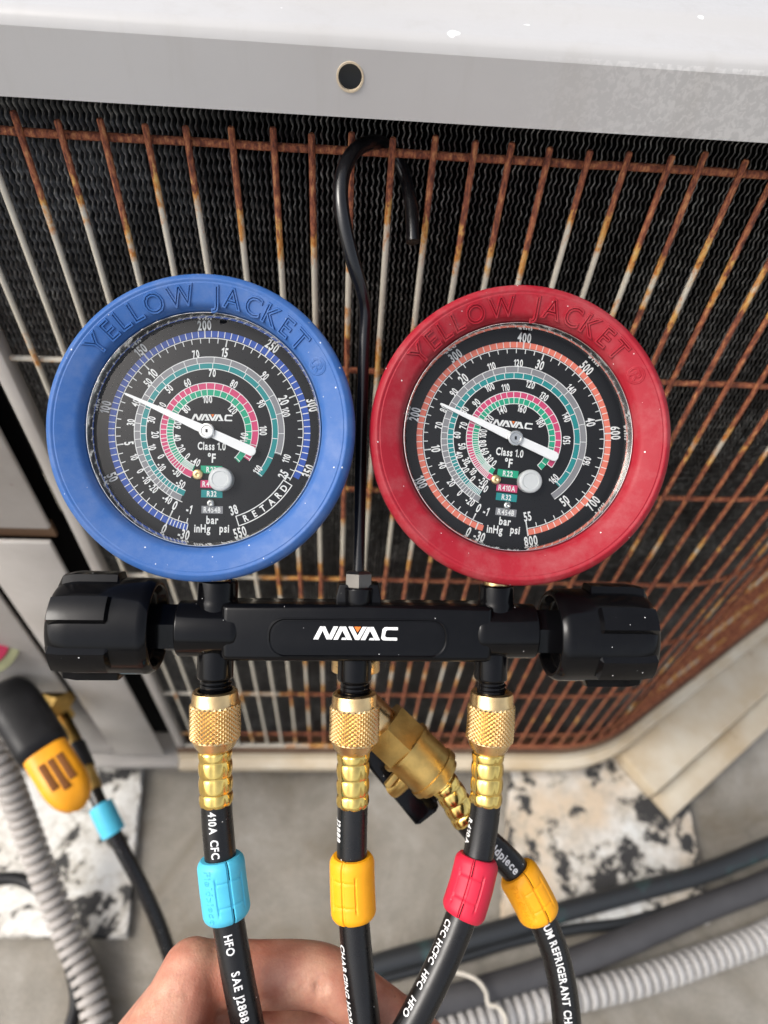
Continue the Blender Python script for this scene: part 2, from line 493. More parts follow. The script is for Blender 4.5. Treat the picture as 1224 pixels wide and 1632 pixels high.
def mat_concrete():
    m, nt, b = newmat('concrete'); n = N(nt); p = n.pos()
    big = n.noise(9, 6, 0.62, p, 0.7); mid = n.noise(38, 5, 0.65, p); fine = n.noise(420, 4, 0.7, p)
    c = n.ramp(big, [(0.36, (0.165, 0.137, 0.098)), (0.5, (0.265, 0.24, 0.20)), (0.66, (0.36, 0.335, 0.293))])
    c = n.mix(n.ramp(mid, [(0.35, 0.55), (0.6, 0.0)]), c, (0.20, 0.185, 0.155))
    c = n.mix(n.ramp(fine, [(0.4, 0.35), (0.6, 0.0)]), c, (0.14, 0.13, 0.11))
    c = n.mix(n.ramp(n.noise(22, 5, 0.7, p, 0.5), [(0.62, 0.0), (0.74, 0.6)]), c, (0.055, 0.053, 0.05))
    n.link(c, b.inputs['Base Color']); b.inputs['Roughness'].default_value = 0.85
    n.bump(n.math('ADD', n.math('MULTIPLY', mid, 0.6), n.math('MULTIPLY', fine, 0.4)), 0.5, 0.003, b)
mat_concrete()
def mat_pad(name, tan, sc=11, thr=0.535, off=(0, 0, 0)):
    m, nt, b = newmat(name); n = N(nt)
    va = n.new('ShaderNodeVectorMath', operation='ADD'); n.link(n.pos(), va.inputs[0]); va.inputs[1].default_value = off; p = va.outputs[0]
    a = n.noise(sc, 5, 0.60, p, 0.8); f = n.noise(85, 7, 0.72, p)
    v = n.math('ADD', n.math('MULTIPLY', a, 0.66), n.math('MULTIPLY', f, 0.34))
    white = n.mix(n.ramp(n.noise(9, 4, 0.6, p), [(0.42, 0.0), (0.62, tan)]), (0.68, 0.68, 0.65), (0.56, 0.41, 0.25))
    white = n.mix(n.ramp(n.noise(48, 6, 0.7, p), [(0.48, 0.0), (0.66, 0.6)]), white, (0.34, 0.31, 0.26))
    c = n.mix(n.ramp(v, [(thr - 0.05, 0.0), (thr, 0.55)]), white, (0.40, 0.36, 0.29))
    c = n.mix(n.ramp(v, [(thr - 0.004, 0.0), (thr + 0.022, 1.0)]), c, n.mix(f, (0.016, 0.016, 0.018), (0.05, 0.048, 0.045)))
    n.link(c, b.inputs['Base Color']); b.inputs['Roughness'].default_value = 0.75
    n.bump(n.math('ADD', n.math('MULTIPLY', v, -1.0), n.math('MULTIPLY', n.noise(300, 3, 0.6, p), 0.15)), 0.6, 0.006, b)
mat_pad('pad_white', 0.15, 22, 0.518, (0.4, 0.1, 0)); mat_pad('pad_tan', 0.75, 14, 0.525)
def mat_blackpipe():
    m, nt, b = newmat('pipe_black'); n = N(nt); p = n.pos()
    c = n.mix(n.ramp(n.noise(16, 4, 0.6, p), [(0.56, 0.0), (0.66, 0.7)]), (0.022, 0.024, 0.026), (0.035, 0.09, 0.085))
    n.link(c, b.inputs['Base Color']); b.inputs['Roughness'].default_value = 0.45
mat_blackpipe()
def mat_skin():
    m, nt, b = newmat('skin'); n = N(nt); c = n.pos()
    big = n.noise(55, 5, 0.6, c); fine = n.noise(700, 4, 0.6, c)
    base = n.ramp(big, [(0.36, (0.40, 0.145, 0.092)), (0.50, (0.50, 0.225, 0.150)), (0.64, (0.57, 0.305, 0.205))])
    base = n.mix(n.ramp(fine, [(0.35, 0.25), (0.6, 0.0)]), base, (0.36, 0.15, 0.10))
    base = n.mix(n.ramp(n.noise(150, 3, 0.5, c), [(0.71, 0.0), (0.75, 0.7)]), base, (0.22, 0.11, 0.07))
    n.link(base, b.inputs['Base Color'])
    b.inputs['Roughness'].default_value = 0.48
    b.inputs['Subsurface Weight'].default_value = 0.25
    b.inputs['Subsurface Radius'].default_value = (0.006, 0.002, 0.001)
    b.inputs['Subsurface Scale'].default_value = 0.4
    w = n.new('ShaderNodeTexWave'); w.inputs['Scale'].default_value = 170; w.inputs['Distortion'].default_value = 6; w.inputs['Detail'].default_value = 3; n.link(c, w.inputs['Vector'])
    n.bump(n.math('ADD', n.math('MULTIPLY', fine, 0.7), n.math('MULTIPLY', n.vor(800, c, 'Distance', 'DISTANCE_TO_EDGE'), 0.7)), 0.40, 0.0004, b)
mat_skin()
def mat_glass():
    m, nt, b = newmat('gauge_glass'); n = N(nt)
    out = nt.nodes['Material Output']
    tr = n.new('ShaderNodeBsdfTransparent'); gl = n.new('ShaderNodeBsdfGlossy'); fr = n.new('ShaderNodeFresnel'); mx = n.new('ShaderNodeMixShader')
    fr.inputs[0].default_value = 1.5
    gl.inputs['Roughness'].default_value = 0.03
    tr.inputs[0].default_value = (0.96, 0.97, 0.97, 1)
    n.link(n.math('MULTIPLY', fr.outputs[0], 0.7), mx.inputs[0]); n.link(tr.outputs[0], mx.inputs[1]); n.link(gl.outputs[0], mx.inputs[2])
    n.link(mx.outputs[0], out.inputs[0]); nt.nodes.remove(b)
mat_glass()

# =================================================================== ground
def ground():
    v = [(-60, -60, 0), (60, -60, 0), (60, 60, 0), (-60, 60, 0)]
    o = obj('ground', (v, [(0, 1, 2, 3)]), 'concrete', None, smooth=False)
    o['kind'] = 'structure'
ground()

# =================================================================== outdoor unit
RS = 0.0888
PITCH_BAR = 0.014
GB = Z0 - 0.562                # bottom of the guard
# plan of the guard: straight front, a bend, a slanted corner, a second bend, the far side
def plan_path(off=0.0):
    pts = []
    a1 = rad(33)
    X1, R = 0.335, 0.14
    n = 12
    out = [(-0.046, 0.0, 0.0)]
    out.append((X1, 0.0, 0.0))
    for k in range(1, n + 1):
        a = a1 * k / n
        out.append((X1 + R * math.sin(a), R * (1 - math.cos(a)), a))
    x, y, _ = out[-1]
    x, y = x + 0.30 * math.cos(a1), y + 0.30 * math.sin(a1)
    out.append((x, y, a1))
    R2 = 0.12
    cx, cy = x - R2 * math.sin(a1), y + R2 * math.cos(a1)
    for k in range(1, n + 1):
        a = a1 + (rad(90) - a1) * k / n
        out.append((cx + R2 * math.sin(a), cy - R2 * math.cos(a), a))
    x, y, _ = out[-1]
    out.append((x, y + 0.25, rad(90)))
    return [(px + off * math.sin(a), py - off * math.cos(a), a) for px, py, a in out]   # off > 0: outwards
def plan_sample(step, off=0.0, start=0.0):
    P = plan_path(0.0)
    res, L = [], 0.0
    nxt = start
    for (x0, y0, a0), (x1, y1, a1) in zip(P, P[1:]):
        d = math.hypot(x1 - x0, y1 - y0)
        while nxt <= L + d:
            t = (nxt - L) / d
            a = a0 + (a1 - a0) * t
            res.append((x0 + (x1 - x0) * t + off * math.sin(a), y0 + (y1 - y0) * t - off * math.cos(a), a))
            nxt += step
        L += d
    return res
def plan_tube(z, r, off, n=10, wob=0.0):
    P = [Vector((x, y, z + random.uniform(-wob, wob))) for x, y, a in plan_sample(0.012, off)]
    V, Fc = [], []
    A = [a for _, _, a in plan_sample(0.012, off)]
    for p, a in zip(P, A):
        nx, ny = math.sin(a), -math.cos(a)
        for i in range(n):
            t = 2 * math.pi * i / n
            V.append(p + Vector((nx * r * math.cos(t), ny * r * math.cos(t), r * math.sin(t))))
    for j in range(len(P) - 1):
        for i in range(n):
            i2 = (i + 1) % n
            Fc.append((j * n + i, (j + 1) * n + i, (j + 1) * n + i2, j * n + i2))
    return V, Fc
def plan_sweep(prof, step=0.01):
    """sweep a section [(outwards, z)] along the plan; closed section"""
    Ps = plan_sample(step)
    V, Fc, m = [], [], len(prof)
    for x, y, a in Ps:
        for o, z in prof: V.append((x + o * math.sin(a), y - o * math.cos(a), z))
    for j in range(len(Ps) - 1):
        for i in range(m):
            i2 = (i + 1) % m
            Fc.append((j * m + i, (j + 1) * m + i, (j + 1) * m + i2, j * m + i2))
    Fc.append(tuple(reversed(range(m)))); Fc.append(tuple((len(Ps) - 1) * m + i for i in range(m)))
    return V, Fc

ac = thing('air_conditioner', 'outdoor air conditioner with rusty wire guard over black coil and pale metal top', 'air conditioner', Vector((0.15, 0.02, 0.0)))
def build_unit():
    # coil: dark core with wavy fins standing in front of it
    Ps = plan_path(-0.026)
    V = [(x, y, z) for z in (GB - 0.01, Z0 + 0.03) for x, y, a in Ps]
    n = len(Ps)
    coil = obj('coil', (V, [(i, i + 1, n + i + 1, n + i) for i in range(n - 1)]), 'coil_dark', ac, smooth=False)
    fs = plan_sample(0.0021, -0.010)
    zs = np.arange(GB - 0.008, Z0 + 0.030, 0.0044 / 4)
    nz = len(zs)
    allV, allF, base = [], [], 0
    wave = np.sin(2 * np.pi * zs / 0.0044)
    slow = RNG.uniform(-1, 1, (len(fs), 12))
    zi = (zs - zs[0]) / (zs[-1] - zs[0]) * 10.999
    quads = None
    Vs = np.zeros((len(fs), nz, 3, 3))
    for k, (x, y, a) in enumerate(fs):
        tx, ty = math.cos(a), math.sin(a); nx, ny = math.sin(a), -math.cos(a)
        sl = np.interp(zi, np.arange(12), slow[k]) * 0.00022
        off = wave * 0.00042 + sl
        for e, (dep, lat) in enumerate(((0.00018, -0.00022), (0.0, 0.00018), (0.0085, 0.00018))):
            amp = (off if e < 2 else off * 0.6) + lat
            Vs[k, :, e, 0] = x + tx * amp - nx * dep
            Vs[k, :, e, 1] = y + ty * amp - ny * dep
            Vs[k, :, e, 2] = zs
    idx = np.arange(len(fs) * nz * 3).reshape(len(fs), nz, 3)
    Q = np.concatenate([np.stack([idx[:, :-1, e], idx[:, 1:, e], idx[:, 1:, e + 1], idx[:, :-1, e + 1]], -1).reshape(-1, 4) for e in (0, 1)])
    verts = Vs.reshape(-1, 3) - np.array(ac.matrix_world.translation)
    me = bpy.data.meshes.new('fin')
    me.vertices.add(len(verts)); me.vertices.foreach_set('co', verts.ravel())
    me.loops.add(Q.size); me.loops.foreach_set('vertex_index', Q.ravel().astype(np.int32))
    me.polygons.add(len(Q)); me.polygons.foreach_set('loop_start', np.arange(0, Q.size, 4, dtype=np.int32))
    me.update(); me.validate()
    me.materials.append(MAT['fin'])
    fo = bpy.data.objects.new('fin', me); COL.objects.link(fo); fo.parent = coil; fo['kind'] = 'stuff'
    # guard: bottom frame wire, rails and single bars
    guard = obj('wire_guard', plan_tube(GB + 0.004, 0.0028, 0.0), 'rusty_wire', ac, label='rusted bottom frame wire of the guard')
    rails = [0.0, -0.0955] + [-RS * k for k in (2, 3, 4, 5, 6)]
    for z in rails:
        obj('rail', plan_tube(Z0 + z, 0.00145, -0.0024, 10, 0.0002), 'rusty_wire', guard)
    L = Z0 + 0.0065 - (GB + 0.001)
    bm_v, bm_f = [], []
    nb = 10
    r = 0.0012
    ring = [(r, 0.0)] + [(r, L * k / 6) for k in range(1, 6)] + [(r, L - 0.0006), (r * 0.7, L)]
    bv = lathe(ring, nb)
    barme = None
    for k, (x, y, a) in enumerate(plan_sample(PITCH_BAR, 0.0, 0.046 - 2 * PITCH_BAR)):
        if barme is None:
            me = bpy.data.meshes.new('bar'); me.from_pydata(bv[0], [], bv[1]); me.shade_smooth(); me.set_sharp_from_angle(angle=rad(40)); me.materials.append(MAT['rusty_wire']); barme = me
        o = bpy.data.objects.new('bar', barme); COL.objects.link(o); o.parent = guard
        o.location = Vector((x, y, GB + 0.001 + random.uniform(-0.001, 0.0008))) - ac.matrix_world.translation
        o.rotation_euler = (random.uniform(-.002, .002), random.uniform(-.002, .002), 0)
    # end post of the guard on the left
    obj('guard_post', box(-0.0462, -0.0392, -0.003, 0.006, GB, Z0 + 0.02, 0.0012), 'panel_grey', ac)
    obj('gap_shade_strip', box(-0.0575, -0.0463, 0.014, 0.03, GB, Z0 + 0.02, 0.001), 'coil_dark', ac)  # added black strip: shade in the gap beside the post, put into colour
    # top cover with hanging lip and a screw hole, made as one bent sheet with thickness
    YL = -0.016
    zb, zt = Z0 + 0.0168, Z0 + 0.0392
    hx, hz, hr = onY(558, 123, YL).x, onY(558, 123, YL).z, 0.0036
    x0, x1 = -0.30, 0.62
    n = 32
    circ = [(hx + hr * math.cos(2 * math.pi * i / n), hz + hr * math.sin(2 * math.pi * i / n)) for i in range(n)]
    def rim(i):
        a = 2 * math.pi * i / n; c, s = math.cos(a), math.sin(a); w, h0, h1 = 0.008, zb - hz, zt - 0.004 - hz
        k = min((w / abs(c)) if abs(c) > 1e-6 else 9, (h1 / s if s > 0 else h0 / s) if abs(s) > 1e-6 else 9)
        p = (hx + c * k, hz + s * k)
        for cx_ in (-w, w):
            for cz_ in (h0, h1):
                if abs(((a - math.atan2(cz_, cx_)) + math.pi) % (2 * math.pi) - math.pi) <= math.pi / n + 1e-6: p = (hx + cx_, hz + cz_)
        return p
    lip = []
    V, Fc = [], []
    for i in range(n): V.append((circ[i][0], YL, circ[i][1]))
    for i in range(n):
        p = rim(i); V.append((p[0], YL, p[1]))
    for i in range(n): V.append((circ[i][0], YL + 0.0014, circ[i][1]))
    for i in range(n):
        j = (i + 1) % n
        Fc.append((i, j, n + j, n + i)); Fc.append((j, i, 2 * n + i, 2 * n + j))
    zt4 = zt - 0.004
    def q(a, b, c, d):
        m = len(V); V.extend([a, b, c, d]); Fc.append((m, m + 1, m + 2, m + 3))
    for xa, xb in ((x0, hx - 0.008), (hx + 0.008, x1)):
        q((xa, YL, zb), (xb, YL, zb), (xb, YL, zt4), (xa, YL, zt4))
    # corners of the small square left by the radial rim
    for sx in (-1, 1):
        for (zc, k) in ((zb, 0), (zt4, 1)):
            pass
    # fold, ledge and raised deck behind it
    sec = [(YL, zt4), (YL + 0.0008, zt - 0.0018), (YL + 0.0022, zt - 0.0004), (YL + 0.005, zt + 0.0004), (YL + 0.017, zt + 0.0016), (YL + 0.0195, zt + 0.0026), (YL + 0.022, zt + 0.0045), (YL + 0.025, zt + 0.0056), (YL + 0.045, zt + 0.0064), (0.62, zt + 0.010)]
    for (ya, za), (yb, zb2) in zip(sec, sec[1:]):
        q((x0, ya, za), (x1, ya, za), (x1, yb, zb2), (x0, yb, zb2))
    q((x0, YL, zb), (x0, YL + 0.012, zb), (x1, YL + 0.012, zb), (x1, YL, zb))
    q((x0, YL + 0.012, zb), (x0, YL + 0.012, zt4), (x1, YL + 0.012, zt4), (x1, YL + 0.012, zb))
    q((x1, YL, zb), (x1, 0.62, zb), (x1, 0.62, zt + 0.01), (x1, YL, zt4))
    q((x0, YL, zb), (x0, YL, zt4), (x0, 0.62, zt + 0.01), (x0, 0.62, zb))
    bm = bmesh.new()
    vs = [bm.verts.new(p) for p in V]
    for f in Fc:
        try: bm.faces.new([vs[i] for i in f])
        except ValueError: pass
    bmesh.ops.remove_doubles(bm, verts=bm.verts[:], dist=1e-6)
    # fill the square round the hole out to its corners
    corners = []
    bmesh.ops.recalc_face_normals(bm, faces=bm.faces[:])
    cov = obj('top_cover', from_bm(bm), 'painted_cover', ac, smooth=True, angle=50)
    # flat pieces that close the rim's corners
    for sx in (-1, 1):
        for zc in (zb, zt4):
            pass
    # hole edge: bare bright rim
    ringv = lathe([(hr, 0.0), (hr + 0.0004, -0.0003), (hr + 0.0007, 0.0)], 40, 'z')
    Mh = Matrix.Translation((hx, YL, hz)) @ Matrix.Rotation(rad(-90), 4, 'X')
    obj('hole_rim', xf((lathe([(hr - 0.0001, -0.001), (hr, 0.0003), (hr + 0.0005, 0.0003), (hr + 0.0006, -0.0001)], 40)[0], [f for f in lathe([(hr - 0.0001, -0.001), (hr, 0.0003), (hr + 0.0005, 0.0003), (hr + 0.0006, -0.0001)], 40)[1] if len(f) == 4]), Matrix.Translation((hx, YL, hz)) @ Matrix.Rotation(rad(90), 4, 'X')), 'panel_cream', cov)
    # service side on the left
    obj('service_panel', box(-0.30, -0.0570, -0.0045, -0.0010, Z0 - 0.212, Z0 + 0.0145, 0.0014), 'panel_grey', ac)
    obj('seam_shade_sheet', box(-0.116, -0.0585, 0.015, 0.02, GB, Z0 - 0.224), 'coil_dark', ac)  # added black sheet, stands in for the shade behind the seam
    obj('corner_post', box(-0.106, -0.0600, -0.0065, -0.0030, GB - 0.006, Z0 - 0.2225, 0.0014), 'panel_grey', ac)
    obj('panel_joint', box(-0.30, -0.058, -0.0005, 0.002, Z0 - 0.2235, Z0 - 0.2105), 'pan_rust', ac)
    obj('cabinet_shade_sheet', box(-0.299, -0.0580, 0.0135, 0.0145, Z0 - 0.43, Z0 + 0.014), 'coil_dark', ac)  # added black sheet in place of the unlit cabinet inside
    vp = obj('valve_plate', box(-0.30, -0.113, -0.004, -0.0005, Z0 - 0.432, Z0 - 0.2245, 0.0014), 'panel_grey', ac)
    c = C(-24, 1028, 0.475)
    Ml = Matrix.Translation(c) @ (CAM_POS - c).to_track_quat('Z', 'Y').to_matrix().to_4x4()
    obj('label_ring', xf(lathe([(0.0155, -0.02), (0.0158, 0.0008), (0.0225, 0.0008), (0.0235, -0.02)], 48, closed=True), Ml), 'label_green', vp)
    obj('label_disc', xf(lathe([(0.0154, -0.0012), (0.0152, 0.0016), (0.006, 0.0018), (0.0058, 0.0006)], 48), Ml), 'label_red', vp)
    obj('compartment_wall', box(-0.30, -0.1065, 0.05, 0.06, GB - 0.02, Z0 - 0.434), 'coil_dark', ac)
    obj('compartment_sill', box(-0.30, -0.108, -0.004, 0.05, GB - 0.012, GB + 0.008, 0.003), 'panel_grey', ac)
    # base pan: rusted upstand, pale rim below
    obj('base_pan', plan_sweep([(0.006, GB - 0.003), (0.0075, GB - 0.012), (0.0145, GB - 0.0135), (0.016, GB - 0.0145), (0.016, GB - 0.023), (-0.03, GB - 0.023), (-0.03, GB - 0.003)]), 'panel_cream', ac, angle=30)
    obj('drip_channel', plan_sweep([(0.0055, GB - 0.002), (0.0055, GB + 0.006), (0.004, GB + 0.0065), (-0.006, GB + 0.002), (-0.028, GB + 0.002), (-0.028, GB - 0.0028), (0.0055, GB - 0.0028)]), 'pan_rust', ac, angle=30)
    obj('base_front', box(-0.30, -0.0465, -0.014, 0.02, GB - 0.023, GB - 0.0125, 0.0015), 'panel_grey', ac)
    # slanted foot under the right corner
    zt_ = 0.034
    P = [onZ(978, 1222, zt_), onZ(1036, 1270, zt_), onZ(1098, 1232, zt_), onZ(1224, 1118, zt_)]
    d = (P[3] - P[2]).normalized()
    A0, A1 = P[0], P[1] * 0.5 + P[2] * 0.5
    nrm = Vector((d.y, -d.x, 0))
    org = P[2] - d * 0.045 - nrm * 0.018
    Ml = Matrix(((d.x, nrm.x, 0, org.x), (d.y, nrm.y, 0, org.y), (0, 0, 1, 0), (0, 0, 0, 1)))
    obj('support_foot', xf(box(0.0, 0.42, -0.055, 0.012, 0.0105, 0.034, 0.003), Ml), 'panel_cream', ac)
    obj('foot_flange', xf(box(0.002, 0.42, 0.0125, 0.038, 0.0105, 0.016, 0.0015), Ml), 'panel_cream', ac)
    # the rest of the cabinet
    obj('back_panel', box(-0.30, 0.60, 0.598, 0.61, GB - 0.02, Z0 + 0.015), 'panel_grey', ac)
    obj('side_panel', box(-0.31, -0.3002, -0.003, 0.60, GB - 0.02, Z0 + 0.015), 'panel_grey', ac)
    obj('fan_shroud', box(-0.055, 0.30, 0.08, 0.55, GB, Z0 + 0.01), 'coil_dark', ac)
build_unit()

# pads under the unit
def pad(label, corners, mat, h):
    P = [onZ(x, y, h) for x, y in corners]
    c = sum((Vector((p.x, p.y, 0)) for p in P), Vector()) / 4
    t = thing('equipment_pad', label, 'pad', c, group=None)
    bm = bmesh.new()
    top = [bm.verts.new((p.x, p.y, h)) for p in P]
    f = bm.faces.new(top)
    if f.normal.z < 0 or True: bm.normal_update()
    r = bmesh.ops.extrude_face_region(bm, geom=[f])
    for v in top: v.co.z = 0.001
    bmesh.ops.recalc_face_normals(bm, faces=bm.faces[:])
    bmesh.ops.subdivide_edges(bm, edges=bm.edges[:], cuts=22, use_grid_fill=True)
    for v in bm.verts:
        v.co.x += random.uniform(-1, 1) * 0.0016; v.co.y += random.uniform(-1, 1) * 0.0016
        if v.co.z > 0.003: v.co.z += random.uniform(-1, 1) * 0.0006
    obj('slab', from_bm(bm), mat, t, angle=60)
pad('white pad with black peeled patches, below the yellow and black tool', [(-330, 1490), (200, 1492), (226, 1215), (-230, 1150)], 'pad_white', 0.0095)
pad('cream pad with black peeled patches, under the right corner foot', [(800, 1484), (1130, 1470), (1085, 1205), (818, 1190)], 'pad_tan', 0.0095)

# =================================================================== things lying round the unit
def wpath(pts, z):                      # (px, py, height of centre)
    return Path([onZ(x, y, zz if zz is not None else z) for x, y, zz in [(p + (None,))[:3] for p in pts]])
def corrugated(name, label, path, r, depth, pitch, mat, cat='conduit'):
    t = thing(name, label, cat, path.p[0])
    n = int(path.len / pitch)
    st = []
    for k in range(n):
        for q in (0.0, 0.129, 0.16, 0.20, 0.32, 0.50, 0.68, 0.80, 0.84, 0.871): st.append((k + q) * pitch)
    def rf(s, a):
        u = (s / pitch) % 1.0
        e = min(u, 1 - u)
        return r - depth * (1.0 if e < 0.13 else max(0.0, 1 - (e - 0.13) / 0.07)) - 0.0006 * (1 - math.sin(math.pi * u))
    obj('sheath', tube(path, rf, 22, stations=st), mat, t, angle=75)
    return t
pL = Path([C(-40, 1130, 0.56), C(0, 1212, 0.56), C(38, 1310, 0.57), C(75, 1410, 0.57), (onZ(112, 1500, 0.03)), (onZ(140, 1570, 0.02)), (onZ(158, 1650, 0.013)), (onZ(166, 1760, 0.013)), (onZ(160, 1900, 0.013))])
corrugated('corrugated_conduit', 'grey corrugated conduit running down the left edge past the white pad', pL, 0.0118, 0.0050, 0.0085, 'conduit_grey')
pR = wpath([(1420, 1380), (1300, 1440), (1224, 1490), (1120, 1530), (1010, 1566), (900, 1592), (800, 1618), (700, 1650), (560, 1700), (400, 1780)], 0.0145)
corrugated('corrugated_conduit', 'pale grey corrugated conduit lying across the concrete at the lower right', pR, 0.0124, 0.0045, 0.0084, 'conduit_pale')
t = thing('grey_pipe', 'smooth dark grey pipe lying between the black pipe and the pale corrugated conduit', 'pipe', onZ(1224, 1410, 0))
obj('pipe', tube(wpath([(1420, 1300), (1300, 1368), (1224, 1408), (1120, 1448), (1000, 1500), (880, 1545), (760, 1582), (640, 1616), (480, 1670), (300, 1740)], 0.016), 0.0115, 24, step=0.01), 'pipe_grey', t)
t = thing('black_pipe', 'black pipe with greenish wear crossing the cream pad', 'pipe', onZ(1224, 1352, 0))
obj('pipe', tube(wpath([(1420, 1260), (1300, 1318), (1224, 1350), (1120, 1392), (1010, 1422), (900, 1452), (800, 1482), (700, 1510), (600, 1538), (480, 1580), (330, 1640)], 0.022), 0.0088, 24, step=0.01), 'pipe_black', t)
t = thing('thin_cable', 'thin dark cable lying just below the black pipe', 'cable', onZ(900, 1475, 0))
obj('cable', tube(wpath([(1100, 1440), (1000, 1470), (920, 1480), (820, 1500), (720, 1530), (620, 1556), (500, 1590)], 0.008), 0.005, 14, step=0.01), 'pipe_black', t)
t = thing('wire_tie', 'thin off-white wire looped over the pale conduit at the bottom', 'wire', onZ(780, 1600, 0))
obj('wire', tube(Path([onZ(690, 1556, 0.03), onZ(725, 1550, 0.034), onZ(757, 1560, 0.036), onZ(774, 1580, 0.036), onZ(778, 1600, 0.034), onZ(795, 1606, 0.034), onZ(806, 1625, 0.033), onZ(806, 1660, 0.020), onZ(800, 1690, 0.004)]), 0.0016, 10), 'tie_white', t)
t = thing('black_strap', 'black cable curving out of the left edge behind the grey conduit', 'cable', onZ(20, 1400, 0))
obj('cable', tube(wpath([(-80, 1430), (-30, 1408), (10, 1400), (40, 1404), (70, 1425), (92, 1470), (110, 1530), (122, 1590), (112, 1640), (90, 1720)], 0.012), 0.0055, 14, step=0.006), 'tool_black', t)

# ------------------------------------------------------------------ service valve with small blue-collared hose, and the tool
def service_corner():
    t = thing('service_valve', 'brass service valve in the dark opening at the lower left', 'valve', C(90, 1150, 0.60))
    a = Path([C(40, 1090, 0.64), C(75, 1120, 0.62), C(95, 1145, 0.60)])
    obj('valve_body', tube(a, lambda s, q: 0.014, 6), 'brass_valve', t, angle=30)
    obj('valve_cap', tube(Path([C(55, 1100, 0.60), C(95, 1118, 0.585), C(100, 1122, 0.583)]), lambda s, q: 0.0125, 6), 'brass_valve', t, angle=30)
    obj('port', tube(Path([C(95, 1140, 0.60), C(112, 1172, 0.585), C(122, 1192, 0.575)]), lambda s, q: 0.0075, 16), 'brass_valve', t)
    h = thing('service_hose', 'black hose with light blue collar hanging from the brass service valve', 'hose', C(122, 1195, 0.57))
    p = Path([C(120, 1188, 0.576), C(136, 1225, 0.565), C(152, 1265, 0.555), C(168, 1300, 0.548), C(190, 1345, 0.545), C(222, 1405, 0.545), C(250, 1465, 0.548), C(272, 1525, 0.553), C(300, 1590, 0.56), C(330, 1700, 0.565)])
    obj('hose_tube', tube(p, 0.0060, 16, step=0.004), 'black_hose', h)
    obj('end_fitting', tube(p, lambda s, q: 0.0085, 12, 0.0, 0.024), 'tool_black', h)
    obj('ferrule', tube(p, lambda s, q: 0.0072, 14, 0.024, 0.045), 'brass_valve', h)
    obj('collar', tube(p, lambda s, q: 0.0098, 20, p.near(158, 1287), p.near(182, 1325)), 'collar_blue', h)
    # black and yellow tool with a slotted nose
    g = thing('hand_tool', 'black and yellow hand tool with slotted nose hanging at the left edge', 'tool', C(60, 1180, 0.5))
    A, B = C(18, 1112, 0.51), C(122, 1278, 0.475)
    ax = (B - A).normalized()
    n = (CAM_POS - A); n = (n - ax * n.dot(ax)).normalized(); b = ax.cross(n)
    M = Matrix(((b.x, ax.x, n.x, A.x), (b.y, ax.y, n.y, A.y), (b.z, ax.z, n.z, A.z), (0, 0, 0, 1)))
    L = (B - A).length
    def rounded(hw, ht, y0, y1, s0, s1, k=24, m=12):
        V, Fc = [], []
        for j in range(m + 1):
            u = j / m
            y = y0 + (y1 - y0) * u
            e0 = min(1.0, u / s0) if s0 > 0 else 1.0
            e1 = min(1.0, (1 - u) / s1) if s1 > 0 else 1.0
            f = math.sqrt(max(0.02, 1 - (1 - e0) ** 2)) * math.sqrt(max(0.02, 1 - (1 - e1) ** 2))
            for i in range(k):
                q = 2 * math.pi * i / k
                c, s = math.cos(q), math.sin(q)
                V.append((hw * f * math.copysign(abs(c) ** 0.6, c), y, ht * f * math.copysign(abs(s) ** 0.6, s)))
        for j in range(m):
            for i in range(k):
                i2 = (i + 1) % k
                Fc.append((j * k + i, j * k + i2, (j + 1) * k + i2, (j + 1) * k + i))
        Fc.append(tuple(reversed(range(k)))); Fc.append(tuple(m * k + i for i in range(k)))
        return V, Fc
    obj('grip', xf(rounded(0.0190, 0.016, -0.016, L * 0.60, 0.35, 0.12), M), 'tool_black', g, angle=60)
    nose = obj('nose', xf(rounded(0.0162, 0.0135, L * 0.56, L * 1.06, 0.0, 0.50), M), 'tool_yellow', g, angle=60)
    for cx, w_, y1 in ((-0.0064, 0.0027, 0.88), (0.0, 0.0026, 0.92), (0.0064, 0.0027, 0.88)):
        obj('slot', xf(box(cx - w_, cx + w_, L * 0.66, L * y1, 0.0080, 0.0136, 0.0006), M), 'slot_brown', nose)
service_corner()

